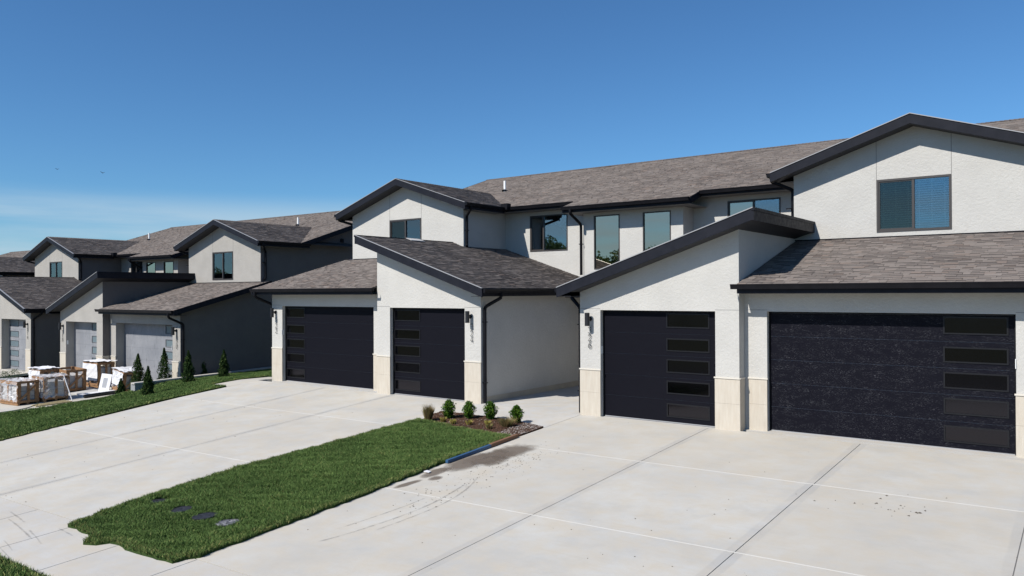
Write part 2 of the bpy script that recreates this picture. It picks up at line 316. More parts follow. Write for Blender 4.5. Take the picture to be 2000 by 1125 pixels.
def sheet(poly_rows, zf, name, m, parent=None, thick=.12, lift=0, nx=8):   # rows of (y, x0, x1)
    V = []; F = []
    for (y, x0, x1) in poly_rows:
        for i in range(nx+1):
            x = x0+(x1-x0)*i/nx; V.append((x, y, float(zf(np.float64(x), np.float64(y)))+lift))
    ny = len(poly_rows); n1 = nx+1
    for j in range(ny-1):
        for i in range(nx): F.append((j*n1+i, j*n1+i+1, (j+1)*n1+i+1, (j+1)*n1+i))
    if thick:
        o = len(V); V += [(a, b, c-thick) for a, b, c in V]
        ring = [(0*n1+i) for i in range(n1)]+[j*n1+nx for j in range(1, ny)]+[(ny-1)*n1+i for i in range(nx-1, -1, -1)]+[j*n1 for j in range(ny-2, 0, -1)]
        for a, b in zip(ring, ring[1:]+ring[:1]): F.append((b, a, a+o, b+o))
    mb = MB(); mb.v = V; mb.f = F; return mb.build(name, m, parent, recalc=False)

# base terrain, far ground
xs = np.concatenate([[-900, -400, -200], np.arange(-90, 41, 2.5), [80, 200, 400, 900]]); ys = np.concatenate([[-900, -400, -200, -100, -40], np.arange(-12, 62, 2.0), [100, 200, 500, 1200]])
X, Y = np.meshgrid(xs, ys); t1 = sm((-12.6-X)/5.0); t2 = sm((-43.5-X)/5.)
Z = (zA(X, Y)*(1-t1)+zB(X, Y)*t1)*(1-t2)+zC(X, Y)*t2-.28; Z = np.where(Y < 3, Z-.12, Z)
nx = len(xs); V = np.stack([X, Y, Z], -1).reshape(-1, 3); F = [(j*nx+i, j*nx+i+1, (j+1)*nx+i+1, (j+1)*nx+i) for j in range(len(ys)-1) for i in range(nx-1)]
tag(link('ground', npmesh('ground', V, F, M['ground'])), kind='structure')

def gall(x, y):
    t1 = sm((-12.6-x)/5.4); t2 = sm((-43.5-x)/5.); return (zA(x, y)*(1-t1)+zB(x, y)*t1)*(1-t2)+zC(x, y)*t2
def lin(a, b, n): return [a+(b-a)*i/n for i in range(n+1)]
# driveways: each slab is its own piece, joints recessed between them
def driveway(zf, ox, cells, name):
    root = empty(name, (ox, 12, 0)); tag(root, kind='structure')
    for (x0a, x0b, x1a, x1b, y0a, y0b, n) in cells:      # left edge at y0/y1, right edge at y0/y1
        gp = .007
        rows = [(y, x0a+(x0b-x0a)*(y-y0a)/(y0b-y0a)+ox+gp, x1a+(x1b-x1a)*(y-y0a)/(y0b-y0a)+ox-gp) for y in lin(y0a+gp, y0b-gp, 6)]
        sheet(rows, zf, 'concrete_slab', M['drive'], root)
    return root
def cells(xe, ye): return [(a, a, b, b, c, d, 0) for a, b in zip(xe, xe[1:]) for c, d in zip(ye, ye[1:])]
drvR = driveway(zA, 0, cells([1.74, 5.33, 8.76, 11.95, 15.5], [6.5, 10.48, 14.33, 17.9]), 'driveway')
def lx(y): return float(np.interp(y, [6.5, 8.9, 10.46, 13.28, 16.5, 17.9], [-11.55, -11.76, -11.94, -12.5, -12.62, -12.62]))
YL = [6.5, 10.52, 14.68, 17.9]
drvL = driveway(zA, 0, cells([-8.7, -5.35, -1.78], YL)+[(lx(a), lx(b), -8.7, -8.7, a, b, 0) for a, b in zip(YL, YL[1:])], 'driveway')
sheet([(16.62, -14.0, -12.63), (17.3, -13.85, -12.63), (17.9, -13.7, -12.63), (18.3, -13.6, -12.63), (19.0, -13.45, -12.3)], Gz, 'concrete_slab', M['drive'], drvL, lift=-.004)
drvB = driveway(zB, BX, cells([1.74, 5.33, 8.76, 11.15], [6.5, 10.5, 14.4, 17.9]), 'driveway')
drvB2 = driveway(zB, BX, cells([-12.6, -8.7, -5.35, -1.9], [6.5, 10.5, 14.4, 17.9]), 'driveway')
# pale joint filler under the joints
for rows, zf, par in (([(6.5, 1.76, 15.4), (10.5, 1.76, 15.4), (14.3, 1.76, 15.4), (17.9, 1.76, 15.4)], zA, drvR), ([(6.5, -11.6, -1.85), (10.5, -11.9, -1.85), (14.7, -12.4, -1.85), (17.9, -12.6, -1.85)], zA, drvL)):
    sheet(rows, zf, 'joint_filler', M['joint'], par, lift=-.010, thick=.02, nx=20)
for a, b, ya, yb, par in ((1.76, 15.4, 10.48, 10.48, drvR), (1.76, 15.4, 14.33, 14.33, drvR), (-11.95, -2.05, 10.52, 10.52, drvL), (-12.5, -2.0, 14.68, 14.68, drvL)):
    sheet([(ya-.007, a, b), (ya+.007, a, b)], zA, 'joint_bead', M['bead'], par, lift=.0035, thick=.012, nx=40)
# garage floors and walkway
wk = tag(empty('walkway', (0, 18, 0)), kind='structure')
sheet([(16.1, -2.1, 1.735), (16.75, -2.0, 1.735), (17.893, -1.77, 1.735)], zA, 'concrete_slab', M['walk'], wk, nx=6)
MB().box(-1.715, 1.715, 17.907, 20.9, -.2, .002).build('concrete_slab', M['walk'], wk); MB().box(-1.715, 1.715, 20.915, 24.05, -.2, .002).build('concrete_slab', M['walk'], wk)
# sidewalk
sw = tag(empty('sidewalk', (0, 5.7, 0)), kind='structure')
for k in range(-20, 9):
    x0 = .2+1.8*k+.008; rows = [(y, x0+(y-5)*.03, x0+1.784+(y-5)*.03) for y in (4.98, 5.5, 6.0, 6.488)]
    sheet(rows, gall, 'pavement_slab', M['walk'], sw, nx=4)
sheet([(5.0, -36, 16), (6.49, -36, 16)], gall, 'joint_filler', M['joint'], sw, lift=-.012, thick=.02, nx=60)
# kerb and road in front of the camera
sheet([(3.02, -60, 40), (3.2, -60, 40)], gall, 'kerb', M['walk'], None, lift=.0, thick=.3, nx=60)['kind'] = 'structure'
sheet([(-6.5, -90, 60), (-1, -90, 60), (3.0, -90, 60)], lambda x, y: gall(x, np.float64(3.0)), 'road', M['asphalt'], None, lift=-.14, thick=.1, nx=60)['kind'] = 'structure'

# ------------------------------------------------------------------ grass
def inpoly(px, py, poly):
    c = np.zeros(len(px), bool); n = len(poly)
    for i in range(n):
        x1, y1 = poly[i]; x2, y2 = poly[(i+1) % n]
        k = ((y1 > py) != (y2 > py)) & (px < (x2-x1)*(py-y1)/(y2-y1+1e-12)+x1); c ^= k
    return c
def edge_d(px, py, poly):
    d = np.full(len(px), 9.)
    for i in range(len(poly)):
        a = np.array(poly[i]); b = np.array(poly[(i+1) % len(poly)]); ab = b-a; t = np.clip(((px-a[0])*ab[0]+(py-a[1])*ab[1])/(ab@ab+1e-9), 0, 1)
        d = np.minimum(d, np.hypot(px-a[0]-t*ab[0], py-a[1]-t*ab[1]))
    return d
def turf(poly, zf, name, lift):
    b = bmesh.new(); vs = [b.verts.new((x, y, 0)) for x, y in poly]; b.faces.new(vs)
    lo = np.min(poly, 0); hi = np.max(poly, 0)
    for ax in (0, 1):
        for c in np.arange(lo[ax]+.5, hi[ax], .7):
            co = (c, 0, 0) if ax == 0 else (0, c, 0); no = (1, 0, 0) if ax == 0 else (0, 1, 0)
            bmesh.ops.bisect_plane(b, geom=b.verts[:]+b.edges[:]+b.faces[:], plane_co=co, plane_no=no)
    top = b.verts[:]; ex = bmesh.ops.extrude_face_region(b, geom=b.faces[:])
    for v in [e for e in ex['geom'] if isinstance(e, bmesh.types.BMVert)]: v.co.z = 1
    for v in b.verts:
        zz = float(zf(np.float64(v.co.x), np.float64(v.co.y))); v.co.z = zz+lift if v.co.z > .5 else zz-.15
    bmesh.ops.recalc_face_normals(b, faces=b.faces); me = bpy.data.meshes.new(name); b.to_mesh(me); b.free(); me.materials.append(M['turf'])
    return tag(link(name, me), kind='structure')
def blades(poly, zf, n, name, lift, h=(.045, .085), w=.0065, skip=()):
    lo = np.min(poly, 0); hi = np.max(poly, 0); N = int(n)
    px = RNG.uniform(lo[0], hi[0], N); py = RNG.uniform(lo[1], hi[1], N); k = inpoly(px, py, poly)
    for (cx, cy, r) in skip: k &= np.hypot(px-cx, py-cy) > r
    px, py = px[k], py[k]; n = len(px); ed = edge_d(px, py, poly)
    pn = np.sin(px*1.7+1.3*np.sin(py*1.1))*np.cos(py*2.1+px*.6)*.5+.5; pn2 = np.sin(px*7.3+2*np.cos(py*5.1))*np.cos(py*6.7)*.5+.5
    hh = RNG.uniform(h[0], h[1], n)*(.75+.5*pn2)*(.8+.3*pn); ww = RNG.uniform(.6, 1.3, n)*w
    a = RNG.uniform(0, 6.283, n); la = RNG.uniform(0, 6.283, n); ln = RNG.uniform(.15, .9, n)*hh
    z = zf(px, py)+lift-.012; dx, dy = np.cos(a)*ww, np.sin(a)*ww
    out = ed < .04; 
    V = np.empty((n, 5, 3)); lx_, ly_ = np.cos(la)*ln, np.sin(la)*ln
    V[:, 0] = np.stack([px-dx, py-dy, z], 1); V[:, 1] = np.stack([px+dx, py+dy, z], 1)
    V[:, 2] = np.stack([px+dx*.8+lx_*.35, py+dy*.8+ly_*.35, z+hh*.6], 1); V[:, 3] = np.stack([px-dx*.8+lx_*.35, py-dy*.8+ly_*.35, z+hh*.6], 1)
    V[:, 4] = np.stack([px+lx_, py+ly_, z+hh], 1)
    F = np.arange(n)[:, None]*5; Q = np.concatenate([F+[0, 1, 2], F+[0, 2, 3], F+[3, 2, 4]], 0)
    t = np.empty((n, 5, 2)); t0 = np.clip(RNG.normal(.42, .22, n)+.25*(pn-.5), 0, 1); t[:, :, 0] = t0[:, None]*np.array([.5, .5, .9, .9, 1.2])
    dry = np.where(RNG.uniform(0, 1, n) < np.where(ed < .14, .30, np.where(pn*pn2 > .62, .12, .035)), RNG.uniform(.4, 1, n), RNG.uniform(0, .10, n)); t[:, :, 1] = dry[:, None]
    return tag(link(name, npmesh(name, V.reshape(-1, 3), Q, M['grass'], t.reshape(-1, 2))), kind='stuff')
def wob(poly, amp=.02, step=.16):
    out = []
    for i in range(len(poly)):
        a = np.array(poly[i], float); b = np.array(poly[(i+1) % len(poly)], float); n = max(1, int(np.hypot(*(b-a))/step))
        for k in range(n): p = a+(b-a)*k/n; out.append((p[0]+random.gauss(0, amp), p[1]+random.gauss(0, amp)))
    return out
covers = [(-1.36, 7.82), (-.43, 7.69), (.36, 7.66), (1.05, 7.66)]
P1 = wob([(-1.83, 15.3), (-.9, 15.22), (.1, 15.0), (1.0, 14.86), (1.68, 14.8), (1.72, 12.4), (1.93, 9.8), (1.99, 6.6), (1.85, 6.2), (.9, 6.16), (.05, 6.2), (-.1, 6.02), (-.38, 6.0), (-.5, 6.2), (-1.0, 6.22), (-1.66, 6.28), (-2.0, 8.3), (-2.12, 10.4), (-1.97, 13.0)])
turf(P1, zA, 'lawn', .035); blades(P1, zA, 520000, 'grass', .035, skip=[(x, y, .19) for x, y in covers], h=(.045, .092), w=.0058)
P2 = wob([(-11.5, 6.5), (-11.72, 8.9), (-11.92, 10.46), (-12.48, 13.28), (-12.7, 16.55), (-13.95, 16.66), (-13.5, 19.05), (-12.25, 19.1), (-12.2, 26), (-17.78, 26), (-17.78, 15.95), (-18.3, 15.75), (-19.35, 16.1), (-19.6, 14.5), (-19.3, 13.4), (-19.5, 11.7), (-19.5, 6.5)], .025)
turf(P2, zL, 'lawn', .03); blades(P2, zL, 380000, 'grass', .03, h=(.04, .08), w=.008)
P3 = wob([(-9, 3.22), (16, 3.22), (16, 4.95), (-9, 4.95)])
turf(P3, gall, 'lawn', .03); blades([(-4, 3.4), (4, 3.4), (4, 4.97), (-4, 4.97)], gall, 60000, 'grass', .03, h=(.04, .09))

# ------------------------------------------------------------------ shingled roofs
def shingle_field(origin, U, V_, Nn, L, W, skip=None, pick=None):
    """courses of tabs on a rectangular slope; returns arrays for the joined field and a list of single tabs"""
    ex = .150; nc = int(W/ex)+1; P = []; T = []; single = []
    O = np.array(origin); U = np.array(U); V_ = np.array(V_); Nn = np.array(Nn)
    for c in range(nc):
        v0 = c*ex-.02; v1 = min(v0+ex+.012, W); u = -random.uniform(0, .3)
        if v0 >= W-.02: break
        while u < L:
            w = random.choice((.13, .17, .20, .24, .30)); u1 = min(u+w, L); u0 = max(u, 0)
            if u1-u0 > .02 and not (skip and skip((u0+u1)/2, v0+ex/2)):
                h0 = random.choice((.006, .011, .017)); tn = random.random(); tn = .3+.28*tn if random.random() < .8 else .15+.7*tn; wm = random.random() if random.random() < .25 else 0
                if pick and u1-u0 == w and pick((u0+u1)/2, v0+ex/2): single.append((u0, v0, w, h0, tn, wm))
                else: P.append((u0, u1, v0, v1, h0)); T.append((tn, wm))
            u += w+.004
    P = np.array(P); n = len(P); h = P[:, 4]
    def pt(u, v, w): return O+u[:, None]*U+v[:, None]*V_+w[:, None]*Nn
    VV = np.stack([pt(P[:, 0], P[:, 2], h*0+.001), pt(P[:, 1], P[:, 2], h*0+.001), pt(P[:, 0], P[:, 2], h), pt(P[:, 1], P[:, 2], h), pt(P[:, 1], P[:, 3], h*.25+.002), pt(P[:, 0], P[:, 3], h*.25+.002)], 1).reshape(-1, 3)
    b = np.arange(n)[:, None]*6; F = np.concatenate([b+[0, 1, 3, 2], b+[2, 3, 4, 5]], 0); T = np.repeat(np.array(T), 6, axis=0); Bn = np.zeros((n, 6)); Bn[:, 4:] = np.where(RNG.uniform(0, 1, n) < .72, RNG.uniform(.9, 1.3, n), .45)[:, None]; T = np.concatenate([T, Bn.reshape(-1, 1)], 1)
    return VV, F, T, single
TABS = {}
def tab_mesh(w, h0, k):
    key = (w, h0, k)
    if key not in TABS:
        tn = (k % 8)/7.; wm = .7 if k >= 8 else 0
        v = [(0, 0, .001), (w, 0, .001), (0, 0, h0), (w, 0, h0), (w, .177, h0*.25+.002), (0, .177, h0*.25+.002), (w, .177, 0.0), (0, .177, 0.0)]
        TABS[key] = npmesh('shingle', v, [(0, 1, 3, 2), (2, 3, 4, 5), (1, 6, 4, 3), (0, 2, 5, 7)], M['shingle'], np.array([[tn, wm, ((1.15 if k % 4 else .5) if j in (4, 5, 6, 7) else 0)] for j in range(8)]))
    return TABS[key]
def roof_plane(parent, quad, th=.05, name='roof', skip=None, pick=None, x=1, shingles=True):
    """quad: eave start, eave end, top end, top start (scene coords of the unmirrored half)"""
    q = [Vector((x*a, b, c)) for a, b, c in quad]
    deck = MB(); deck.slab([tuple(p) for p in q], th); d = deck.build(name, M['underlay'], parent)
    U = (q[1]-q[0]); L = U.length; U.normalize(); Vv = q[3]-q[0]; W = Vv.length; Vv.normalize(); N = U.cross(Vv).normalized()
    if N.z < 0: N = -N
    if shingles:
        VV, F, T, single = shingle_field(q[0], U, Vv, N, L, W, skip, pick)
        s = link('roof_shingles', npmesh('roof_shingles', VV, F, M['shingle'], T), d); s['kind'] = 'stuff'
        for (u0, v0, w, h0, tn, wm) in single:
            k = int(min(.999, tn)*8)+(8 if wm > .35 else 0)
            o = bpy.data.objects.new('shingle', tab_mesh(w, h0, k)); COL.objects.link(o); o.parent = d
            p = q[0]+U*u0+Vv*v0; mm = Matrix((U, Vv, N)).transposed().to_4x4() if U.cross(Vv).dot(N) > 0 else Matrix((-U, Vv, N)).transposed().to_4x4()
            if U.cross(Vv).dot(N) <= 0: p = p+U*w
            mm.translation = p; o.matrix_local = mm
    return d
def ridge_caps(parent, a, b, dz=.0):
    a = Vector(a); b = Vector(b); n = int((b-a).length/.14); V = []; F = []; T = []
    d = (b-a)/n; s = d.cross(Vector((0, 0, 1))).normalized()*.14
    for i in range(n):
        p = a+d*i; e = p+d*1.1; o = len(V); h = .03+dz
        V += [tuple(p+s+Vector((0, 0, h-.055))), tuple(p+Vector((0, 0, h))), tuple(p-s+Vector((0, 0, h-.055))), tuple(e+s+Vector((0, 0, h-.067))), tuple(e+Vector((0, 0, h-.012))), tuple(e-s+Vector((0, 0, h-.067)))]
        F += [(o, o+1, o+4, o+3), (o+1, o+2, o+5, o+4)]; T += [(random.random()*.6, 0)]*6
    r = link('ridge_caps', npmesh('ridge_caps', V, F, M['shingle'], np.array(T)), parent); r['kind'] = 'stuff'; return r

# ------------------------------------------------------------------ walls with openings
def wall_y(mb, y, bps, z0, holes=(), th=.15):
    """front face at y looking to -y; bps: [(x, top)], holes: (x0, x1, zb, zt)"""
    xs = sorted(set([p[0] for p in bps]+[h[0] for h in holes]+[h[1] for h in holes]))
    xs = [x for x in xs if bps[0][0] <= x <= bps[-1][0]]; top = lambda x: float(np.interp(x, [p[0] for p in bps], [p[1] for p in bps]))
    for a, b in zip(xs, xs[1:]):
        spans = [(z0, None)]
        for h in holes:
            if h[0] <= a+1e-6 and h[1] >= b-1e-6:
                new = []
                for lo, hi in spans:
                    if h[2] > lo+1e-6: new.append((lo, h[2]))
                    new.append((h[3], hi))
                spans = new[-len(new):]
        for lo, hi in spans:
            za, zb = (top(a), top(b)) if hi is None else (hi, hi)
            for yy in (y, y+th): mb.add([(a, yy, lo), (b, yy, lo), (b, yy, zb), (a, yy, za)], [(0, 1, 2, 3) if yy == y else (3, 2, 1, 0)])
    for h in holes:
        x0, x1, a, b = h
        mb.add([(x0, y, a), (x0, y+th, a), (x0, y+th, b), (x0, y, b)], [(0, 3, 2, 1)]); mb.add([(x1, y, a), (x1, y+th, a), (x1, y+th, b), (x1, y, b)], [(0, 1, 2, 3)])
        mb.add([(x0, y, b), (x1, y, b), (x1, y+th, b), (x0, y+th, b)], [(0, 1, 2, 3)]); mb.add([(x0, y, a), (x1, y, a), (x1, y+th, a), (x0, y+th, a)], [(3, 2, 1, 0)])
    return mb

DIG = {'0': [[(.5, 1), (.15, .85), (.05, .5), (.15, .15), (.5, 0), (.85, .15), (.95, .5), (.85, .85), (.5, 1)]],
       '1': [[(.25, .8), (.55, 1), (.55, 0)]], '2': [[(.08, .78), (.25, .97), (.6, 1), (.88, .83), (.86, .6), (.5, .3), (.05, 0), (.95, 0)]],
       '3': [[(.08, .88), (.4, 1), (.8, .92), (.88, .72), (.7, .55), (.4, .52), (.75, .48), (.95, .27), (.8, .06), (.4, 0), (.05, .12)]],
       '4': [[(.72, 0), (.72, 1), (.05, .32), (.98, .32)]], '6': [[(.75, 1), (.35, .7), (.08, .32), (.2, .06), (.5, 0), (.82, .06), (.95, .3), (.78, .52), (.45, .56), (.15, .42)]],
       '8': [[(.5, .53), (.15, .68), (.2, .92), (.5, 1), (.8, .92), (.85, .68), (.5, .53), (.1, .35), (.12, .08), (.5, 0), (.88, .08), (.9, .35), (.5, .53)]]}
DMESH = {}
def digit(ch, cx, y, zt, parent):
    if ch not in DMESH:
        mb = MB()
        for pl in DIG[ch]: mb.tube([(-.055+.11*a, -.032, .165*(b-1)) for a, b in pl], .0085, 5)
        mb.tube([(0, -.03, -.02 if ch != '4' else -.1), (0, 0, -.02 if ch != '4' else -.1)], .005, 5)
        DMESH[ch] = mb.mesh('digit', M['digit'])
    o = bpy.data.objects.new('digit', DMESH[ch]); COL.objects.link(o); o.parent = parent; o.location = (cx, y, zt); return o

def lamp(cx, y, parent):
    r = MB().tube([(cx, y-.155, 2.39), (cx, y-.155, 2.74)], .066, 20).build('wall_lamp', M['lamp'], parent)
    f = MB(); f.box(cx-.025, cx+.025, y-.10, y, 2.54, 2.61).build('lamp_arm', M['lamp'], r)
    f = MB(); f.tube([(cx, y-.022, 2.575), (cx, y, 2.575)], .06, 20).build('back_plate', M['lamp'], r)
    return r

def window(par, x0, x1, z0, z1, y, x=1, kind='slider', glass=('glass', 'glass'), blinds=0, fw_=.05, panes=2, mull=.5):
    a, b = (x0, x1) if x == 1 else (-x1, -x0)
    mb = MB(); p = .018
    mb.box(a, b, y-p, y+.06, z0, z0+fw_); mb.box(a, b, y-p, y+.06, z1-fw_, z1); mb.box(a, a+fw_, y-p-.002, y+.058, z0+fw_, z1-fw_); mb.box(b-fw_, b, y-p-.002, y+.058, z0+fw_, z1-fw_)
    w = mb.build('window', M['frame'], par)
    if panes == 2:
        mx = a+(b-a)*mull
        MB().box(mx-.03, mx+.03, y-.008, y+.05, z0+fw_, z1-fw_).build('mullion', M['frame'], w)
        s = MB(); s.box(a+fw_, mx-.03, y+.0, y+.035, z0+fw_, z0+fw_+.035); s.box(a+fw_, mx-.03, y, y+.035, z1-fw_-.03, z1-fw_); s.box(a+fw_, a+fw_+.028, y+.002, y+.037, z0+fw_+.035, z1-fw_-.03)
        s.build('sash', M['frame'], w)
        MB().box(a+fw_+.002, mx-.031, y+.028, y+.034, z0+fw_+.002, z1-fw_-.002).build('pane', M[glass[0]], w)
        MB().box(mx+.031, b-fw_-.002, y+.034, y+.040, z0+fw_+.002, z1-fw_-.002).build('pane', M[glass[1]], w)
        spans = [(a+fw_+.01, mx-.035), (mx+.035, b-fw_-.01)]
    else:
        MB().box(a+fw_+.002, b-fw_-.002, y+.03, y+.036, z0+fw_+.002, z1-fw_-.002).build('pane', M[glass[0]], w); spans = [(a+fw_+.01, b-fw_-.01)]
    if blinds:
        for (s0, s1) in spans:
            n = int((z1-z0-2*fw_-.05)/.058); me = None; zt = z1-fw_-.03
            MB().box(s0, s1, y+.085, y+.125, zt, zt+.03).build('head_rail', M['blind'], w)
            for k in range(n):
                if me is None:
                    sl = MB(); hh = math.radians(36); c_, s_ = .022*math.cos(hh), .022*math.sin(hh)
                    sl.hexa([(0, -c_, -s_-.001), (s1-s0, -c_, -s_-.001), (s1-s0, c_, s_-.001), (0, c_, s_-.001)], [(0, -c_, -s_+.001), (s1-s0, -c_, -s_+.001), (s1-s0, c_, s_+.001), (0, c_, s_+.001)]); me = sl.mesh('blind_slat', M['blind'])
                o = bpy.data.objects.new('blind_slat', me); COL.objects.link(o); o.parent = w; o.location = (s0, y+.105, zt-.035-k*.058)
            MB().box(s0, s1, y+.085, y+.125, zt-.035-n*.058-.012, zt-.035-n*.058+.01).build('bottom_rail', M['blind'], w)
            for xx in (s0+.12*(s1-s0), s0+.5*(s1-s0), s1-.12*(s1-s0)): MB().box(xx-.004, xx+.004, y+.078, y+.081, z0+fw_+.02, zt).build('ladder_cord', M['blind'], w)
    return w

LROWS = [(2.38, 2.75), (1.79, 2.12), (1.25, 1.595), (.72, 1.055), (.14, .485)]
def garage_door(par, x0, x1, zt, y, l0, l1, x=1, finish='door', gl='glass_door', name='garage_door'):
    a, b = (x0, x1) if x == 1 else (-x1, -x0); la, lb = (l0, l1)
    mb = MB(); mb.box(a, a+.035, y-.03, y+.02, 0, zt); mb.box(b-.035, b, y-.03, y+.02, 0, zt); mb.box(a+.035, b-.035, y-.03, y+.02, zt-.03, zt)
    d = mb.build(name, M['gutter' if finish != 'door_grey' else 'door_grey'], par)
    MB().box(a+.036, b-.036, y-.012, y+.02, .0, .022).build('bottom_seal', M['drip'], d)
    H = (zt-.03-.024)/5
    for k in range(5):
        z0 = .024+k*H; z1 = z0+H-.006; lz = LROWS[4-k]
        p = MB(); wall_y(p, y, [(a+.038, z1), (b-.038, z1)], z0, [(la+.03, lb-.03, lz[0]+.03, lz[1]-.03)], .04)
        p.add([(a+.038, y, z1), (b-.038, y, z1), (b-.038, y+.04, z1), (a+.038, y+.04, z1)], [(0, 1, 2, 3)]); p.add([(a+.038, y, z0), (b-.038, y, z0), (b-.038, y+.04, z0), (a+.038, y+.04, z0)], [(3, 2, 1, 0)])
        p.build('door_section', M[finish], d, recalc=False)
        f = MB(); e = .012 if finish == 'door_grey' else .030
        f.box(la, lb, y-.014, y+.004, lz[0], lz[0]+e); f.box(la, lb, y-.014, y+.004, lz[1]-e, lz[1]); f.box(la, la+e, y-.013, y+.004, lz[0]+e, lz[1]-e); f.box(lb-e, lb, y-.013, y+.004, lz[0]+e, lz[1]-e)
        f.build('lite_frame', M['lite_frame' if finish != 'door_grey' else 'gutter'], d); MB().box(a+.038, b-.038, y+.006, y+.012, z1-.003, z1+.0065).build('section_glint', M['grey_glint_pale' if finish == 'door' else 'grey_glint'], d)  # strip colour imitates light caught on the section joint
        MB().box(la+.031, lb-.031, y+.012, y+.018, lz[0]+.031, lz[1]-.031).build('lite_pane', M[gl], d)
    return d

def gutter_x(par, x0, x1, y, zt, x=1, h=.12):      # runs along x, open top, outer face at smaller y
    mb = MB(x); mb.prism([(y-.115, zt), (y-.125, zt-.012), (y-.108, zt-.05), (y-.09, zt-h), (y-.002, zt-h), (y-.002, zt-h+.006), (y-.085, zt-h+.006), (y-.10, zt-.048), (y-.108, zt-.008)], 'x', x0, x1)
    for e in (x0, x1-.004): mb.prism([(y-.115, zt), (y-.125, zt-.012), (y-.108, zt-.05), (y-.09, zt-h), (y-.002, zt-h), (y-.002, zt-.004)], 'x', e, e+.004)
    return mb.build('gutter', M['gutter'], par)
def gutter_y(par, y0, y1, xx, zt, x=1, out=-1, h=.12):
    mb = MB(x); X_ = lambda d: xx+out*d
    mb.prism([(X_(.115), zt), (X_(.125), zt-.012), (X_(.108), zt-.05), (X_(.09), zt-h), (X_(.002), zt-h), (X_(.002), zt-h+.006), (X_(.085), zt-h+.006), (X_(.10), zt-.048), (X_(.108), zt-.008)], 'y', y0, y1)
    for e in (y0, y1-.004): mb.prism([(X_(.115), zt), (X_(.125), zt-.012), (X_(.108), zt-.05), (X_(.09), zt-h), (X_(.002), zt-h), (X_(.002), zt-.004)], 'y', e, e+.004)
    return mb.build('gutter', M['gutter'], par)
def smooth_path(pts, r=.09):
    out = [Vector(pts[0])]
    for i in range(1, len(pts)-1):
        a, b, c = Vector(pts[i-1]), Vector(pts[i]), Vector(pts[i+1]); d1 = (a-b).normalized(); d2 = (c-b).normalized(); q = min(r, (a-b).length*.45, (c-b).length*.45)
        for t_ in (0, .25, .5, .75, 1): out.append((b+d1*q)*(1-t_)**2+b*2*t_*(1-t_)+(b+d2*q)*t_**2)
    out.append(Vector(pts[-1])); return [tuple(p) for p in out]
def downspout(par, pts, x=1, r=.052, straps=()):
    d = MB(x); d.tube(smooth_path(pts), r, 10); o = d.build('downspout', M['gutter'], par, smooth=False)
    for z in straps:
        e = pts[-1]; s = MB(x); s.box(e[0]-r-.012, e[0]+r+.012, e[1]-r-.006, e[1]+r+.006, z, z+.03); s.build('strap', M['gutter'], o)
    return o

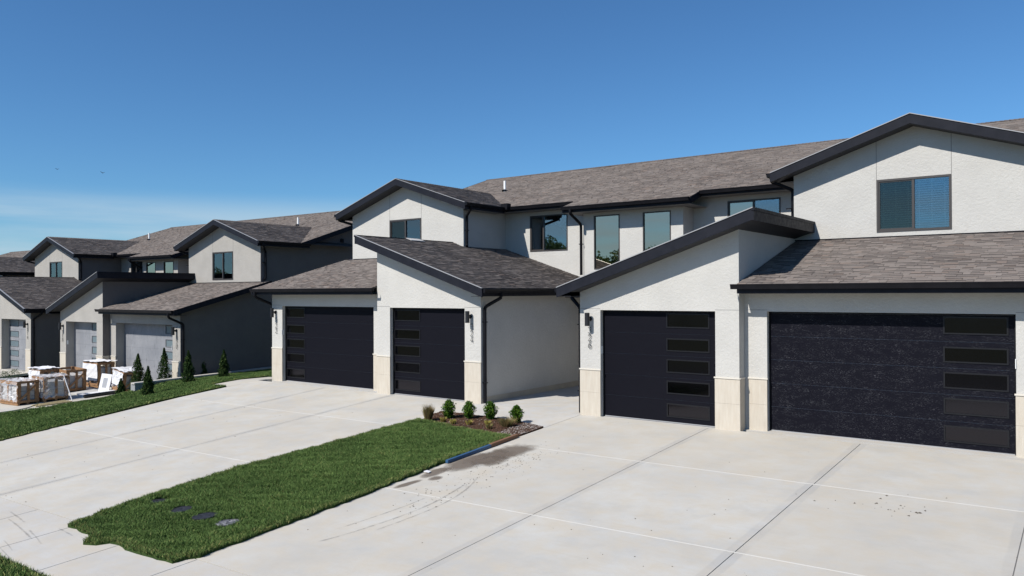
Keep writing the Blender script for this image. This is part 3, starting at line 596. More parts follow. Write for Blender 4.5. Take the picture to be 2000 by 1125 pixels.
Yf, Yg, Yu, Yr, Yb = 17.89, 18.238, 22.274, 24.906, 24.075
K = 1/3.
def zmain(y): return 6.34+(y-23.482)*K
def half(B, x, cfg, full=True):
    S = M[cfg['stucco']]; SD = M[cfg['side']]; rv = cfg['reveal']
    # ---- walls
    topf = lambda s: 3.415+(s-1.3)*K-.055
    w = wall_y(MB(x), Yf, [(1.717, topf(1.717)), (6.10, topf(6.10))], -.12, [(2.3415, 5.512, -.01, 2.8138)], rv)
    w.build('garage_wall', S, B)
    w = wall_y(MB(x), Yg, [(6.102, 3.40), (12.18, 3.40)], -.12, [(6.642, 11.562, -.01, 2.8138)], rv); w.build('garage_wall', S, B)
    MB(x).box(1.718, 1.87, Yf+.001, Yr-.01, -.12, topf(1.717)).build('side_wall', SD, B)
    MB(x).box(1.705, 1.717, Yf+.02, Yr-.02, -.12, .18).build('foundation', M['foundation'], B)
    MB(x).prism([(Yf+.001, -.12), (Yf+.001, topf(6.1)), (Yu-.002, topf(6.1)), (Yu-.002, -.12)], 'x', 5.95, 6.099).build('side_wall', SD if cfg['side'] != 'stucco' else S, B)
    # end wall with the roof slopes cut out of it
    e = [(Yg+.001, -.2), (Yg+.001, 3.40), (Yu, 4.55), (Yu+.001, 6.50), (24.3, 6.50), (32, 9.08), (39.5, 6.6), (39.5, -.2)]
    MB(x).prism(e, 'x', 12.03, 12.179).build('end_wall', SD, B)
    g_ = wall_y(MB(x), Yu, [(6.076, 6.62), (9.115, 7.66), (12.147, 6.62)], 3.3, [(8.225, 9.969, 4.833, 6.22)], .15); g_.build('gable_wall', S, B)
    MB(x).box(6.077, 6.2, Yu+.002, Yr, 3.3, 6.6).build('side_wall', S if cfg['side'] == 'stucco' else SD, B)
    r_ = wall_y(MB(x), Yr, [(1.75, 6.60), (6.2, 6.60)], -.1, [(3.138, 4.873, 4.874, 6.27)], .15); r_.build('rear_wall', S, B)
    MB(x).box(1.80, 1.93, Yb+.002, Yr+.1, 3.0, 6.40).build('bay_side_wall', S, B)
    # control joints
    for s in (8.225, 9.969): MB(x).box(s-.006, s+.006, Yu-.003, Yu+.01, 6.22, 7.766-abs(s-9.115)*K-.15).build('control_joint', M['soffit_light'], B)
    for a, b, y in ((1.717, 2.3415, Yf), (5.512, 6.10, Yf), (6.2, 6.642, Yg), (11.562, 12.18, Yg)): MB(x).box(a, b, y-.003, y+.01, 2.845, 2.853).build('control_joint', M['soffit_light'], B)
    # ---- stone veneer on the piers
    def panels(a, b, y, rside=None):
        MB(x).box(a-.012, b+.002, y-.020, y+.01, -.06, .62).build('stone_panel', M['stone'], B); MB(x).box(a-.012, b+.002, y-.020, y+.01, .623, 1.213).build('stone_panel', M['stone'], B)
        MB(x).box(a-.030, b+.02, y-.038, y+.01, 1.214, 1.246).build('stone_cap', M['cap'], B)
    panels(1.727, 2.34, Yf); panels(5.513, 6.10, Yf); panels(6.22, 6.640, Yg); panels(11.564, 12.17, Yg)
    MB(x).box(6.10, 6.118, Yf-.018, Yg-.022, -.06, 1.213).build('stone_panel', M['stone'], B); MB(x).box(6.10, 6.134, Yf-.02, Yg-.04, 1.214, 1.246).build('stone_cap', M['cap'], B)
    # ---- garage doors
    fin = cfg['door']; gl = cfg['lite']
    lt = (4.165, 5.305) if x == 1 else (-5.455, -4.315); garage_door(B, 2.3415, 5.512, 2.8138, Yf+rv, lt[0], lt[1], x, fin if fin != 'door' else 'door_plain', gl)
    lt = (10.275, 11.43) if x == 1 else (-11.50, -10.45); garage_door(B, 6.642, 11.562, 2.8138, Yg+rv, lt[0], lt[1], x, fin if (fin != 'door' or x == 1) else 'door_plain', gl)
    MB(x).box(2.3415, 2.352, Yf+.04, Yf+.11, 1.66, 1.86).build('keypad', M['white'], B) if x == 1 else None
    MB(x).box(11.55, 11.5615, Yg-.03, Yg+.06, 1.74, 1.93).build('keypad', M['white'], B)
    # garage floors so nothing is hollow
    MB(x).box(1.88, 12.02, Yf+rv+.05, 24, -.15, .003).build('floor', M['walk'], B)
    # ---- shed roof over the single garage
    skip_sh = lambda u, v: False
    yb = Yr-.003
    q = [(1.30, 17.43, 3.415), (1.30, yb, 3.415), (6.58, yb, 3.415+5.28*K), (6.58, 17.43, 3.415+5.28*K)]
    def sk(u, v): return (17.43+u > Yu and 1.3+v*.9487 > 6.1)
    shd = roof_plane(B, [q[0], q[1], q[2], q[3]], .05, 'shed_roof', skip=sk, x=x, pick=cfg.get('pick_shed') if x == -1 else None)
    fz = lambda s: 3.415+(s-1.3)*K
    f = MB(x); f.hexa([(1.28, 17.395, fz(1.28)-.255), (6.60, 17.395, fz(6.60)-.265), (6.60, 17.43, fz(6.60)-.265), (1.28, 17.43, fz(1.28)-.255)], [(1.28, 17.395, fz(1.28)+.0), (6.60, 17.395, fz(6.60)+.0), (6.60, 17.43, fz(6.60)), (1.28, 17.43, fz(1.28))]); f.build('rake_board', M['fascia'], B)
    f = MB(x); f.hexa([(1.28, 17.375, fz(1.28)+.001), (6.62, 17.375, fz(6.62)+.001), (6.62, 17.45, fz(6.62)+.001), (1.28, 17.45, fz(1.28)+.001)], [(1.28, 17.375, fz(1.28)+.022), (6.62, 17.375, fz(6.62)+.022), (6.62, 17.45, fz(6.62)+.014), (1.28, 17.45, fz(1.28)+.014)]); f.build('drip_edge', M['drip'], B)
    MB(x).box(6.602, 6.635, 17.395, Yu-.002, 4.905, 5.13).build('fascia_board', M['fascia'], B); MB(x).box(6.58, 6.65, 17.38, Yu-.002, 5.131, 5.205).build('ridge_flashing', M['fascia'], B)
    MB(x).box(1.285, 1.315, 17.431, Yr-.01, 3.19, 3.36).build('fascia_board', M['fascia'], B)
    gutter_y(B, 17.44, Yb-.02, 1.285, 3.395, x, -1)
    s_ = MB(x); s_.box(1.316, 1.717, 17.431, Yr-.01, 3.175, 3.187)
    s_.build('eave_soffit', M['soffit'], B)
    s_ = MB(x); s_.hexa([(1.717, 17.431, fz(1.717)-.262), (6.60, 17.431, fz(6.6)-.262), (6.60, Yf-.001, fz(6.6)-.262), (1.717, Yf-.001, fz(1.717)-.262)], [(1.717, 17.431, fz(1.717)-.25), (6.60, 17.431, fz(6.6)-.25), (6.60, Yf-.001, fz(6.6)-.25), (1.717, Yf-.001, fz(1.717)-.25)])
    s_.hexa([(6.10, Yf, fz(6.1)-.262), (6.60, Yf, fz(6.6)-.262), (6.60, Yu-.01, fz(6.6)-.262), (6.10, Yu-.01, fz(6.1)-.262)], [(6.10, Yf, fz(6.1)-.25), (6.60, Yf, fz(6.6)-.25), (6.60, Yu-.01, fz(6.6)-.25), (6.10, Yu-.01, fz(6.1)-.25)]); s_.build('rake_soffit', M['soffit'], B)
    # ---- low roof over the double garage
    k2 = (4.684-3.465)/(Yu-17.70); zl = lambda y: 3.465+(y-17.70)*k2
    roof_plane(B, [(6.13, 17.70, zl(17.7)), (12.64, 17.70, zl(17.7)), (12.64, Yu-.002, zl(Yu)), (6.13, Yu-.002, zl(Yu))], .05, 'garage_roof', x=x, pick=cfg.get('pick_low') if x == 1 else None)
    MB(x).box(6.13, 12.66, 17.672, 17.70, 3.245, 3.448).build('fascia_board', M['fascia'], B); gutter_x(B, 6.01, 12.63, 17.672, 3.46, x)
    MB(x).box(6.13, 12.66, 17.701, Yg-.001, 3.238, 3.250).build('eave_soffit', M['soffit'], B)
    f = MB(x); f.hexa([(12.642, 17.7, zl(17.7)-.22), (12.67, 17.7, zl(17.7)-.22), (12.67, Yu+.25, zl(Yu+.25)-.22), (12.642, Yu+.25, zl(Yu+.25)-.22)], [(12.642, 17.7, zl(17.7)+.01), (12.67, 17.7, zl(17.7)+.01), (12.67, Yu+.25, zl(Yu+.25)+.01), (12.642, Yu+.25, zl(Yu+.25)+.01)]); f.build('rake_board', M['fascia'], B)
    f = MB(x); f.hexa([(12.181, Yg, zl(Yg)-.22), (12.64, Yg, zl(Yg)-.22), (12.64, Yu+.25, zl(Yu+.25)-.22), (12.181, Yu+.25, zl(Yu+.25)-.22)], [(12.181, Yg, zl(Yg)-.05), (12.64, Yg, zl(Yg)-.05), (12.64, Yu+.25, zl(Yu+.25)-.01), (12.181, Yu+.25, zl(Yu+.25)-.01)]); f.build('rake_soffit', M['soffit'], B)
    MB(x).box(6.10, 12.147, Yu-.012, Yu-.001, zl(Yu), zl(Yu)+.035).build('step_flashing', M['gutter'], B)
    # ---- upper gable
    zr, ze = 7.77, 7.77-3.525*K; ybk = 27.75
    skg = lambda u, v: False
    g1 = roof_plane(B, [(5.59, 21.80, ze), (5.59, ybk, ze), (9.115, ybk, zr), (9.115, 21.80, zr)], .05, 'gable_roof', skip=lambda u, v: zmain(21.8+u) > ze+v*.316+.05, x=x)
    roof_plane(B, [(12.64, 21.80, ze), (12.64, ybk, ze), (9.115, ybk, zr), (9.115, 21.80, zr)], .05, 'gable_roof', skip=lambda u, v: zmain(21.8+u) > ze+v*.316+.05, x=x)
    ridge_caps(g1, (x*9.115, 21.8, zr), (x*9.115, 27.7, zr))
    for e, o in ((5.575, -1), (12.655, 1)):
        f = MB(x); a = min(e, 9.115); b = max(e, 9.115); za = zr-abs(a-9.115)*K; zb = zr-abs(b-9.115)*K
        f.hexa([(a, 21.765, za-.245), (b, 21.765, zb-.245), (b, 21.80, zb-.245), (a, 21.80, za-.245)], [(a, 21.765, za), (b, 21.765, zb), (b, 21.80, zb), (a, 21.80, za)]); f.build('rake_board', M['fascia'], B)
        f = MB(x); f.hexa([(a, 21.745, za+.001), (b, 21.745, zb+.001), (b, 21.81, zb+.001), (a, 21.81, za+.001)], [(a, 21.745, za+.022), (b, 21.745, zb+.022), (b, 21.81, zb+.014), (a, 21.81, za+.014)]); f.build('drip_edge', M['drip'], B)
        f = MB(x); f.hexa([(a, 21.801, za-.238), (b, 21.801, zb-.238), (b, Yu-.001, zb-.238), (a, Yu-.001, za-.238)], [(a, 21.801, za-.225), (b, 21.801, zb-.225), (b, Yu-.001, zb-.225), (a, Yu-.001, za-.225)]); f.build('rake_soffit', M['soffit'], B)
        x0 = e if o < 0 else e-.028
        yE = 24.17 if o < 0 else 24.75
        MB(x).box(x0, x0+.028, 21.80, yE, ze-.225, ze-.03).build('fascia_board', M['fascia'], B); gutter_y(B, 21.77, yE, e, ze-.0, x, o)
        a, b = (5.603, 6.076) if o < 0 else (12.18, 12.626); MB(x).box(a, b, Yu, yE, ze-.225, ze-.213).build('eave_soffit', M['soffit_light'], B)
    # ---- main roof eaves, rakes
    MB(x).box(2.45, 5.60, 24.28, 24.31, 6.43, 6.60).build('fascia_board', M['fascia'], B); gutter_x(B, 2.45, 5.46, 24.28, 6.615, x)
    MB(x).box(2.43, 6.07, 24.311, Yr-.001, 6.425, 6.437).build('eave_soffit', M['soffit_light'], B)
    f = MB(x); f.prism([(23.45, 6.12), (23.45, zmain(23.45)+.004), (24.33, zmain(24.33)+.004), (24.33, 6.42)], 'x', 2.43, 2.458); f.build('rake_board', M['fascia'], B)
    f = MB(x); f.prism([(24.3, zmain(24.3)-.22), (24.3, zmain(24.3)+.01), (32.0, zmain(32)+.01), (40.0, zmain(24.0)+.01), (40.0, zmain(24)-.22), (32.0, zmain(32)-.24)], 'x', 12.642, 12.67); f.build('rake_board', M['fascia'], B)
    f = MB(x); f.prism([(24.3, zmain(24.3)-.22), (24.3, zmain(24.3)-.06), (32.0, zmain(32)-.06), (39.7, zmain(24.3)-.06), (39.7, zmain(24.3)-.22), (32.0, zmain(32)-.22)], 'x', 12.181, 12.641); f.build('rake_soffit', M['soffit'], B)
    MB(x).box(5.34, 5.64, 24.02, 24.27, 6.50, 6.74).build('splash_guard', M['gutter'], B)
    if cfg['stucco'] == 'stucco_grey' and x == 1: MB(x).box(12.18, 12.24, 27.1, 27.3, 6.78, 6.98).build('wall_vent', M['gutter'], B, bevel=.01)
    # ---- downspouts
    downspout(B, [(1.22, 18.25, 3.30), (1.22, 18.25, 3.14), (1.655, 18.0, 2.86), (1.655, 18.0, .03)], x, straps=(2.4, .6))
    downspout(B, [(5.53, 22.05, 6.50), (5.53, 22.05, 6.38), (6.015, 22.40, 6.15), (6.015, 22.40, 5.10), (5.93, 22.3, 5.02)], x, straps=(5.6,))
    downspout(B, [(12.74, 22.0, 6.50), (12.74, 22.0, 6.36), (12.235, 22.5, 6.15), (12.235, 22.5, 4.86), (12.235, 22.38, 4.80)], x, straps=(5.6,))
    downspout(B, [(12.35, 17.60, 3.36), (12.35, 17.60, 3.16), (12.24, 18.33, 2.86), (12.24, 18.33, -.02 if x == 1 else .02)], x, straps=(2.2, .6))
    # ---- windows
    wk_ = cfg['win']
    window(B, 8.225, 9.969, 4.833, 6.22, Yu, x, glass=wk_['gable'], blinds=wk_['blinds'], fw_=.055)
    window(B, .454 if True else 0, 1.485, 4.099, 6.008, Yb, x, glass=('glass_tall',)*2, panes=1, fw_=.032)
    window(B, 3.138, 4.873, 4.874, 6.27, Yr, x, glass=('glass', 'glass') if x == -1 else ('glass_tall', 'glass'), blinds=0, mull=.36 if x == -1 else .5, fw_=.04)
    # ---- lamp and numbers
    if cfg['num'][x]:
        n1, n2 = cfg['num'][x]
        if n1:
            cx = 2.03 if x == 1 else -2.11; lamp(cx, Yf, B); hn = empty_part('house_number', B)
            for i, ch in enumerate(n1): digit(ch, cx+(.0 if x == 1 else .06), Yf, (2.36, 2.16, 1.965)[i], hn)
        if n2:
            cx = 11.86 if x == 1 else -11.97; lamp(cx, Yg, B); hn = empty_part('house_number', B)
            for i, ch in enumerate(n2): digit(ch, cx+.08, Yg, (2.36, 2.16, 1.965)[i], hn)
    return shd
def empty_part(name, parent):
    o = bpy.data.objects.new(name, None); COL.objects.link(o); o.parent = parent; o.empty_display_size = .1
    o.location = tuple(-c for c in parent['off']); return o

CAMP = np.array([12.727, 0, 3.3068])
def building(T, cfg, label, halves=(1, -1)):
    B = empty('townhouse_building', (0, 18, 0)); tag(B, label, 'townhouses', 'stucco townhouse buildings in a row')
    for x in halves: half(B, x, cfg)
    S = M[cfg['stucco']]
    b = wall_y(MB(), Yb, [(-1.93, 6.32), (1.93, 6.32)], 0, [(-1.485, -.454, 4.099, 6.008), (.454, 1.485, 4.099, 6.008)], .15); b.build('bay_wall', S, B)
    # bay eave
    MB().box(-2.43, 2.43, 23.45, 23.48, 6.13, 6.325).build('fascia_board', M['fascia'], B); gutter_x(B, -2.44, 2.44, 23.45, 6.338)
    MB().box(-2.43, 2.43, 23.481, Yb-.001, 6.12, 6.132).build('eave_soffit', M['soffit_light'], B); MB().box(-2.43, -1.94, Yb, Yr-.001, 6.12, 6.13).build('eave_soffit', M['soffit_light'], B); MB().box(1.94, 2.43, Yb, Yr-.001, 6.12, 6.13).build('eave_soffit', M['soffit_light'], B)
    downspout(B, [(-2.05, 23.37, 6.24), (-2.05, 23.37, 6.08), (-1.985, 24.0, 5.72), (-1.985, 24.0, 3.9)], 1, straps=(5.0,))
    # main roof
    zr = zmain(32.0)
    r = roof_plane(B, [(-12.64, 24.31, zmain(24.31)), (12.64, 24.31, zmain(24.31)), (12.64, 32, zr), (-12.64, 32, zr)], .05, 'main_roof', skip=lambda u, v: (abs(abs(u-12.64)-9.115) < 3.5 and 24.31+v*.9487 < 27.7 and zmain(24.31+v*.9487) < 7.77-abs(abs(u-12.64)-9.115)*K-.08))
    roof_plane(B, [(-12.64, 40, zmain(24.0)), (12.64, 40, zmain(24.0)), (12.64, 32, zr), (-12.64, 32, zr)], .05, 'rear_roof', shingles=False)
    roof_plane(B, [(-2.44, 23.47, zmain(23.47)), (2.44, 23.47, zmain(23.47)), (2.44, 24.32, zmain(24.32)), (-2.44, 24.32, zmain(24.32))], .05, 'bay_roof')
    ridge_caps(r, (-12.64, 32, zr), (12.64, 32, zr), .01)
    MB().box(-12.03, 12.03, 39.35, 39.5, -.2, 6.5).build('back_wall', S, B); MB().box(-12.0, 12.0, 22.5, 39.3, 3.1, 3.25).build('floor', M['dark'], B)
    for (vx, vy) in cfg['vents']:
        v = MB(); v.tube([(vx, vy, zmain(vy)-.05), (vx, vy, zmain(vy)+.48)], .055, 12); p = v.build('vent_pipe', M['white'], B)
        MB().tube([(vx, vy-.02, zmain(vy)+.0), (vx, vy+.01, zmain(vy)+.07)], [.14, .07], 12).build('pipe_boot', M['gutter'], p)
    B.location = Vector(B.location)+Vector(T); return B

# nearest tabs become single pieces: lower part of the double-garage roof in view and part of the shed roof
def pick_low(u, v): X_ = 6.13+u; return X_ < 12.2 and v < 1.30 and X_ > 6.3
c1 = dict(stucco='stucco', side='stucco', reveal=.16, door='door', lite='glass_door', num={1: ('326', None), -1: ('324', '322')}, win=dict(gable=('glass_screen', 'glass'), blinds=1), vents=[(-8.46, 28.01)], pick_low=pick_low)
B1 = building((0, 0, 0), c1, 'cream stucco townhouse building with four black garage doors, nearest the camera')
c2 = dict(stucco='stucco_grey', side='stucco_side', reveal=.42, door='door_grey', lite='glass_door_grey', num={1: ('318', '320'), -1: ('316', '314')}, win=dict(gable=('glass', 'glass'), blinds=0), vents=[(-8.54, 28.05), (6.83, 28.6)])
B2 = building((BX, -.03, BZ), c2, 'grey stucco townhouse building with dusty grey garage doors behind the stone crates')
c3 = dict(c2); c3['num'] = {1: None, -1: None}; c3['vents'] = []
B3 = building((2*BX+1.5, -.06, 2*BZ), c3, 'farthest grey townhouse building, only its roof edge showing at the left')

# ------------------------------------------------------------------ retaining wall
rw = tag(empty('retaining_wall', (-17.9, 16, -1)), 'grey block retaining wall with a pale cap between the lawn and the lower driveway', 'wall')
MB().hexa([(-18.0, 16.25, -1.1), (-17.83, 16.25, -1.1), (-17.83, 26, -1.1), (-18.0, 26, -1.1)], [(-18.0, 16.25, -.315), (-17.83, 16.25, -.315), (-17.83, 26, -.20), (-18.0, 26, -.20)]).build('wall_body', M['block'], rw)
for i in range(9):
    y0 = 15.84+i*1.13; y1 = y0+1.122; za = -.25+(y0-15.84)*.0165; zb = -.25+(y1-15.84)*.0165
    MB().hexa([(-18.06, y0, za-.06), (-17.78, y0, za-.06), (-17.78, y1, zb-.06), (-18.06, y1, zb-.06)], [(-18.06, y0, za), (-17.78, y0, za), (-17.78, y1, zb), (-18.06, y1, zb)]).build('cap_stone', M['cap'] if False else M['walk'], rw)
for i, (a, b) in enumerate(((-1.1, -.86), (-.857, -.60), (-.597, -.315))):
    MB().box(-18.15, -17.82, 15.86+.01*i, 16.25, a, b).build('block', M['block'], rw, bevel=.008)

# ------------------------------------------------------------------ foliage
def leaves(n, pts, size, name, m, parent, tone, up_bias=.3, aspect=.45):
    """pts (n,3) centres; a small diamond leaf at each, random facing"""
    n = len(pts); d = RNG.normal(size=(n, 3)); d[:, 2] = np.abs(d[:, 2])*up_bias+d[:, 2]*.4; d /= np.linalg.norm(d, axis=1)[:, None]
    e = RNG.normal(size=(n, 3)); e -= (e*d).sum(1)[:, None]*d; e /= np.linalg.norm(e, axis=1)[:, None]; s = size*RNG.uniform(.6, 1.3, n)[:, None]
    V = np.stack([pts-d*s*.5, pts+e*s*aspect*.5, pts+d*s*.5, pts-e*s*aspect*.5], 1).reshape(-1, 3)
    F = np.arange(n*4).reshape(-1, 4); return link(name, npmesh(name, V, F, m, np.repeat(tone, 4, axis=0)), parent)
def shrub_mesh(h, r, n=2600):
    t = RNG.uniform(.12, 1, n); prof = np.interp(t, [0, .25, .6, .85, 1], [.35, .62, 1.0, .82, .25]); a = RNG.uniform(0, 6.283, n); q = np.sqrt(RNG.uniform(.02, 1, n))
    a0 = RNG.uniform(0, 6); lump = 1+.30*np.sin(a*5+t*7+a0)+.20*np.sin(a*9-t*13+a0); p = np.stack([np.cos(a)*q*prof*r*lump, np.sin(a)*q*prof*r*lump, t*h*(1+.10*np.sin(a*7))], 1)
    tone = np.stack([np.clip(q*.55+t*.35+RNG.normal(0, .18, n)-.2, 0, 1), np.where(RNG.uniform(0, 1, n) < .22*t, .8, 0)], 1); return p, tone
def shrub(x, y, h, r, label, zf=g, matn='leaf', cat='shrub', group='small shrubs in the planting bed', n=2600):
    z = zf(x, y); o = tag(empty('shrub', (x, y, z)), label, cat, group); p, tn = shrub_mesh(h, r, n)
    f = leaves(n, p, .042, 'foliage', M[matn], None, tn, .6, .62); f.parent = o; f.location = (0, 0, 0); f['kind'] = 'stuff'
    st = MB()
    for k in range(5): a = k*1.3; st.tube([(0, 0, -.02), (math.cos(a)*r*.35, math.sin(a)*r*.35, h*.35), (math.cos(a)*r*.6, math.sin(a)*r*.6, h*.7)], [.008, .006, .003], 5)
    s = st.build('stem', M['bark'], None); s.parent = o; return o
# planting bed
bedP = wob([(-1.80, 15.44), (-2.05, 16.5), (-.53, 16.52), (.7, 16.35), (1.72, 16.12), (1.73, 14.9), (1.0, 14.95), (.05, 15.08), (-.9, 15.28)], .015)
bed = turf(bedP, zA, 'planting_bed', .028); bed.data.materials.clear(); bed.data.materials.append(M['mulch'])
def chips(poly, zf, n, name, parent=None, rock=lambda x, y: .08, size=(.012, .035), m='chip', lift=.03):
    lo = np.min(poly, 0); hi = np.max(poly, 0); px = RNG.uniform(lo[0], hi[0], n*2); py = RNG.uniform(lo[1], hi[1], n*2); k = inpoly(px, py, poly); px, py = px[k][:n], py[k][:n]; n = len(px)
    base = np.array([(1, 0, 0), (-.5, .87, 0), (-.5, -.87, 0), (0, 0, .8), (0, 0, -.5)]); F0 = np.array([(0, 1, 3), (1, 2, 3), (2, 0, 3), (1, 0, 4), (2, 1, 4), (0, 2, 4)])
    s = RNG.uniform(size[0], size[1], n); a = RNG.uniform(0, 6.28, n); B_ = np.tile(base, (n, 1, 1))*RNG.uniform(.5, 1.3, (n, 5, 3)); c, s_ = np.cos(a)[:, None], np.sin(a)[:, None]
    Xr = B_[:, :, 0]*c-B_[:, :, 1]*s_; Yr_ = B_[:, :, 0]*s_+B_[:, :, 1]*c; Zr = B_[:, :, 2]*.6
    V = np.stack([px[:, None]+Xr*s[:, None], py[:, None]+Yr_*s[:, None], zf(px, py)[:, None]+lift+Zr*s[:, None]], -1).reshape(-1, 3)
    F = (np.arange(n)[:, None, None]*5+F0[None]).reshape(-1, 3); rk = np.array([rock(x, y) for x, y in zip(px, py)]); tone = np.stack([RNG.uniform(0, 1, n), (RNG.uniform(0, 1, n) < rk)*RNG.uniform(.5, 1, n)], 1)
    o = link(name, npmesh(name, V, F, M[m], np.repeat(tone, 5, axis=0)), parent); o['kind'] = 'stuff'; return o
chips(bedP, zA, 3800, 'mulch', None, rock=lambda x, y: .6 if x > 1.05 else .05, size=(.012, .038))
place = ['leftmost green', 'second green', 'third green', 'rightmost green']
for i, (x, y, h, r) in enumerate([(-1.17, 15.82, .50, .17), (-.66, 16.05, .46, .165), (-.06, 16.22, .46, .175), (.84, 16.17, .44, .165)]):
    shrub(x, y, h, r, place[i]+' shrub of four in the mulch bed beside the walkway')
# brown upright grass at the left of the bed and straw tufts
def tuft(x, y, h, r, n, label, m, cat, zf=g, group=None, w=.006):
    z = zf(x, y)+.02; o = tag(empty('ornamental_grass' if h > .3 else 'dry_plant', (x, y, z)), label, cat, group)
    a = RNG.uniform(0, 6.283, n); q = RNG.uniform(0, 1, n)**.7; hh = h*RNG.uniform(.6, 1.05, n); bx, by = np.cos(a)*q*r*.35, np.sin(a)*q*r*.35; tx, ty = np.cos(a)*q*r+RNG.normal(0, r*.12, n), np.sin(a)*q*r+RNG.normal(0, r*.12, n)
    px_, py_ = -np.sin(a+1)*w, np.cos(a+1)*w; V = np.stack([np.stack([bx-px_, by-py_, bx*0], 1), np.stack([bx+px_, by+py_, bx*0], 1), np.stack([bx*.5+tx*.5+px_, by*.5+ty*.5+py_, hh*.6], 1), np.stack([tx, ty, hh], 1), np.stack([bx*.5+tx*.5-px_, by*.5+ty*.5-py_, hh*.6], 1)], 1).reshape(-1, 3)
    b = np.arange(n)[:, None]*5; F = np.concatenate([b+[0, 1, 2], b+[0, 2, 4], b+[4, 2, 3]], 0); tone = np.stack([RNG.uniform(0, 1, n), np.where(RNG.uniform(0, 1, n) < .25, .8, 0)], 1)
    f = link('foliage', npmesh('foliage', V, F, M[m], np.repeat(tone, 5, axis=0)), None); f.parent = o; f['kind'] = 'stuff'; return o
tuft(-1.47, 15.34, .46, .19, 420, 'straw brown upright grass clump at the left end of the mulch bed', 'straw', 'ornamental grass')
tuft(.86, 15.72, .26, .30, 420, 'low straw coloured grass clump in front of the rightmost green shrub', 'straw', 'ornamental grass', w=.005)
tuft(-1.32, 15.95, .20, .22, 160, 'dry trailing clump between the brown grass and the leftmost green shrub', 'straw', 'dry plant')
for i, (x, y, lab) in enumerate([(-1.02, 15.42, 'small green and yellow seedling below the leftmost green shrub'), (-.62, 15.35, 'thin dry twiggy seedling in the middle of the mulch bed front'), (-.16, 15.45, 'yellow leaved seedling in front of the second green shrub'), (.32, 15.62, 'pale yellow seedling in front of the third green shrub'), (.62, 15.3, 'low brown dry seedling near the lawn edge of the mulch bed')]):
    tuft(x, y, .15, .11, 70, lab, 'yellow' if i != 4 else 'straw', 'seedling', w=.013)
# arborvitae
def arbor(x, y, z, h, r, label):
    o = tag(empty('arborvitae', (x, y, z)), label, 'evergreen shrub', 'young arborvitae by the retaining wall'); n = 4600
    t = RNG.uniform(.03, 1, n)**1.25; a = RNG.uniform(0, 6.283, n); r *= .72; ph = RNG.uniform(0, 6); prof = np.interp(t, [0, .12, .35, .6, .8, 1], [.6, 1, .88, .62, .36, .05]); q = np.sqrt(RNG.uniform(.2, 1, n)); lump = 1+.34*np.sin(a*3+t*13+ph)+.24*np.sin(a*7-t*23+ph)
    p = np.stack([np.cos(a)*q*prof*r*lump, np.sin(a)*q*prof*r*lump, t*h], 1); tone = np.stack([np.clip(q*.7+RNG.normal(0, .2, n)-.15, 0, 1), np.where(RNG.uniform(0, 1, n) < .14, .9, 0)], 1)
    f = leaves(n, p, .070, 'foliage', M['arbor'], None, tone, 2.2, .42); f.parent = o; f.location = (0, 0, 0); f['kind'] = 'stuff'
    s = MB().tube([(0, 0, -.05), (0, 0, h*.8)], [.02, .006], 6).build('trunk', M['bark'], None); s.parent = o
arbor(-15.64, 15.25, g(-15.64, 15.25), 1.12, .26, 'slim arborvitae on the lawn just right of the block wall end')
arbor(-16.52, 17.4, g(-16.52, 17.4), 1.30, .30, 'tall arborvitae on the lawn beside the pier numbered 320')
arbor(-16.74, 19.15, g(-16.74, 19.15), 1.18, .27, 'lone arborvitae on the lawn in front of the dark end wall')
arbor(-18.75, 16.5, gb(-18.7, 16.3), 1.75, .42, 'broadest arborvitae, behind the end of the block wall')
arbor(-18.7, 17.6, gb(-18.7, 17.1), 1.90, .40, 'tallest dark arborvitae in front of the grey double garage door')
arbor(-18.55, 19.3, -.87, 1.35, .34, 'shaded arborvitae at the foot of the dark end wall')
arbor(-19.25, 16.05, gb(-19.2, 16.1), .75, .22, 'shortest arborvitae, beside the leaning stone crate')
for i, (x, y) in enumerate([(-28.87, 15.3), (-29.35, 15.9)]):
    shrub(x, y, .62, .42, ['dark rounded shrub at the left frame edge behind the front crate', 'small dark shrub half hidden at the left frame edge'][i], gb, 'arbor', group=None, n=900)

# ------------------------------------------------------------------ trees across the street (seen in the window reflections)
def tree(seed, h, r):
    rg = np.random.default_rng(seed); o = empty('tree', (0, 0, 0)); n = 5200; nb = 26
    c = rg.normal(size=(nb, 3)); c /= np.linalg.norm(c, axis=1)[:, None]; c *= rg.uniform(.35, .8, nb)[:, None]; c = c*np.array([r, r, h*.33])+np.array([0, 0, h*.64]); rb = rg.uniform(.22, .42, nb)*r
    k = rg.integers(0, nb, n); d = rg.normal(size=(n, 3)); d /= np.linalg.norm(d, axis=1)[:, None]; p = c[k]+d*(rb[k]*rg.uniform(.55, 1.05, n))[:, None]
    tone = np.stack([np.clip(.5+.35*d[:, 2]+rg.normal(0, .2, n), 0, 1), np.where(rg.uniform(0, 1, n) < .1, .6, 0)], 1)
    f = leaves(n, p, .55, 'crown', M['treeleaf'], None, tone, .6, .7); f.parent = o; f.location = (0, 0, 0); f['kind'] = 'stuff'
    s = MB().tube([(0, 0, -.5), (.1, 0, h*.3), (0, .1, h*.7)], [.32, .24, .08], 8).build('trunk', M['bark'], None); s.parent = o
    for q in range(5):
        e = c[q]; l = MB().tube([(0, 0, h*.3), tuple(e*.6+np.array([0, 0, h*.12])), tuple(e)], [.13, .08, .03], 6).build('limb', M['bark'], None); l.parent = o
    return o
protos = [tree(1, 13, 5.0), tree(2, 11, 4.6), tree(3, 15, 5.4)]
def copy_tree(o):
    c = o.copy(); COL.objects.link(c)
    for ch in o.children: d = ch.copy(); COL.objects.link(d); d.parent = c
    return c
spots = []; xx = -190
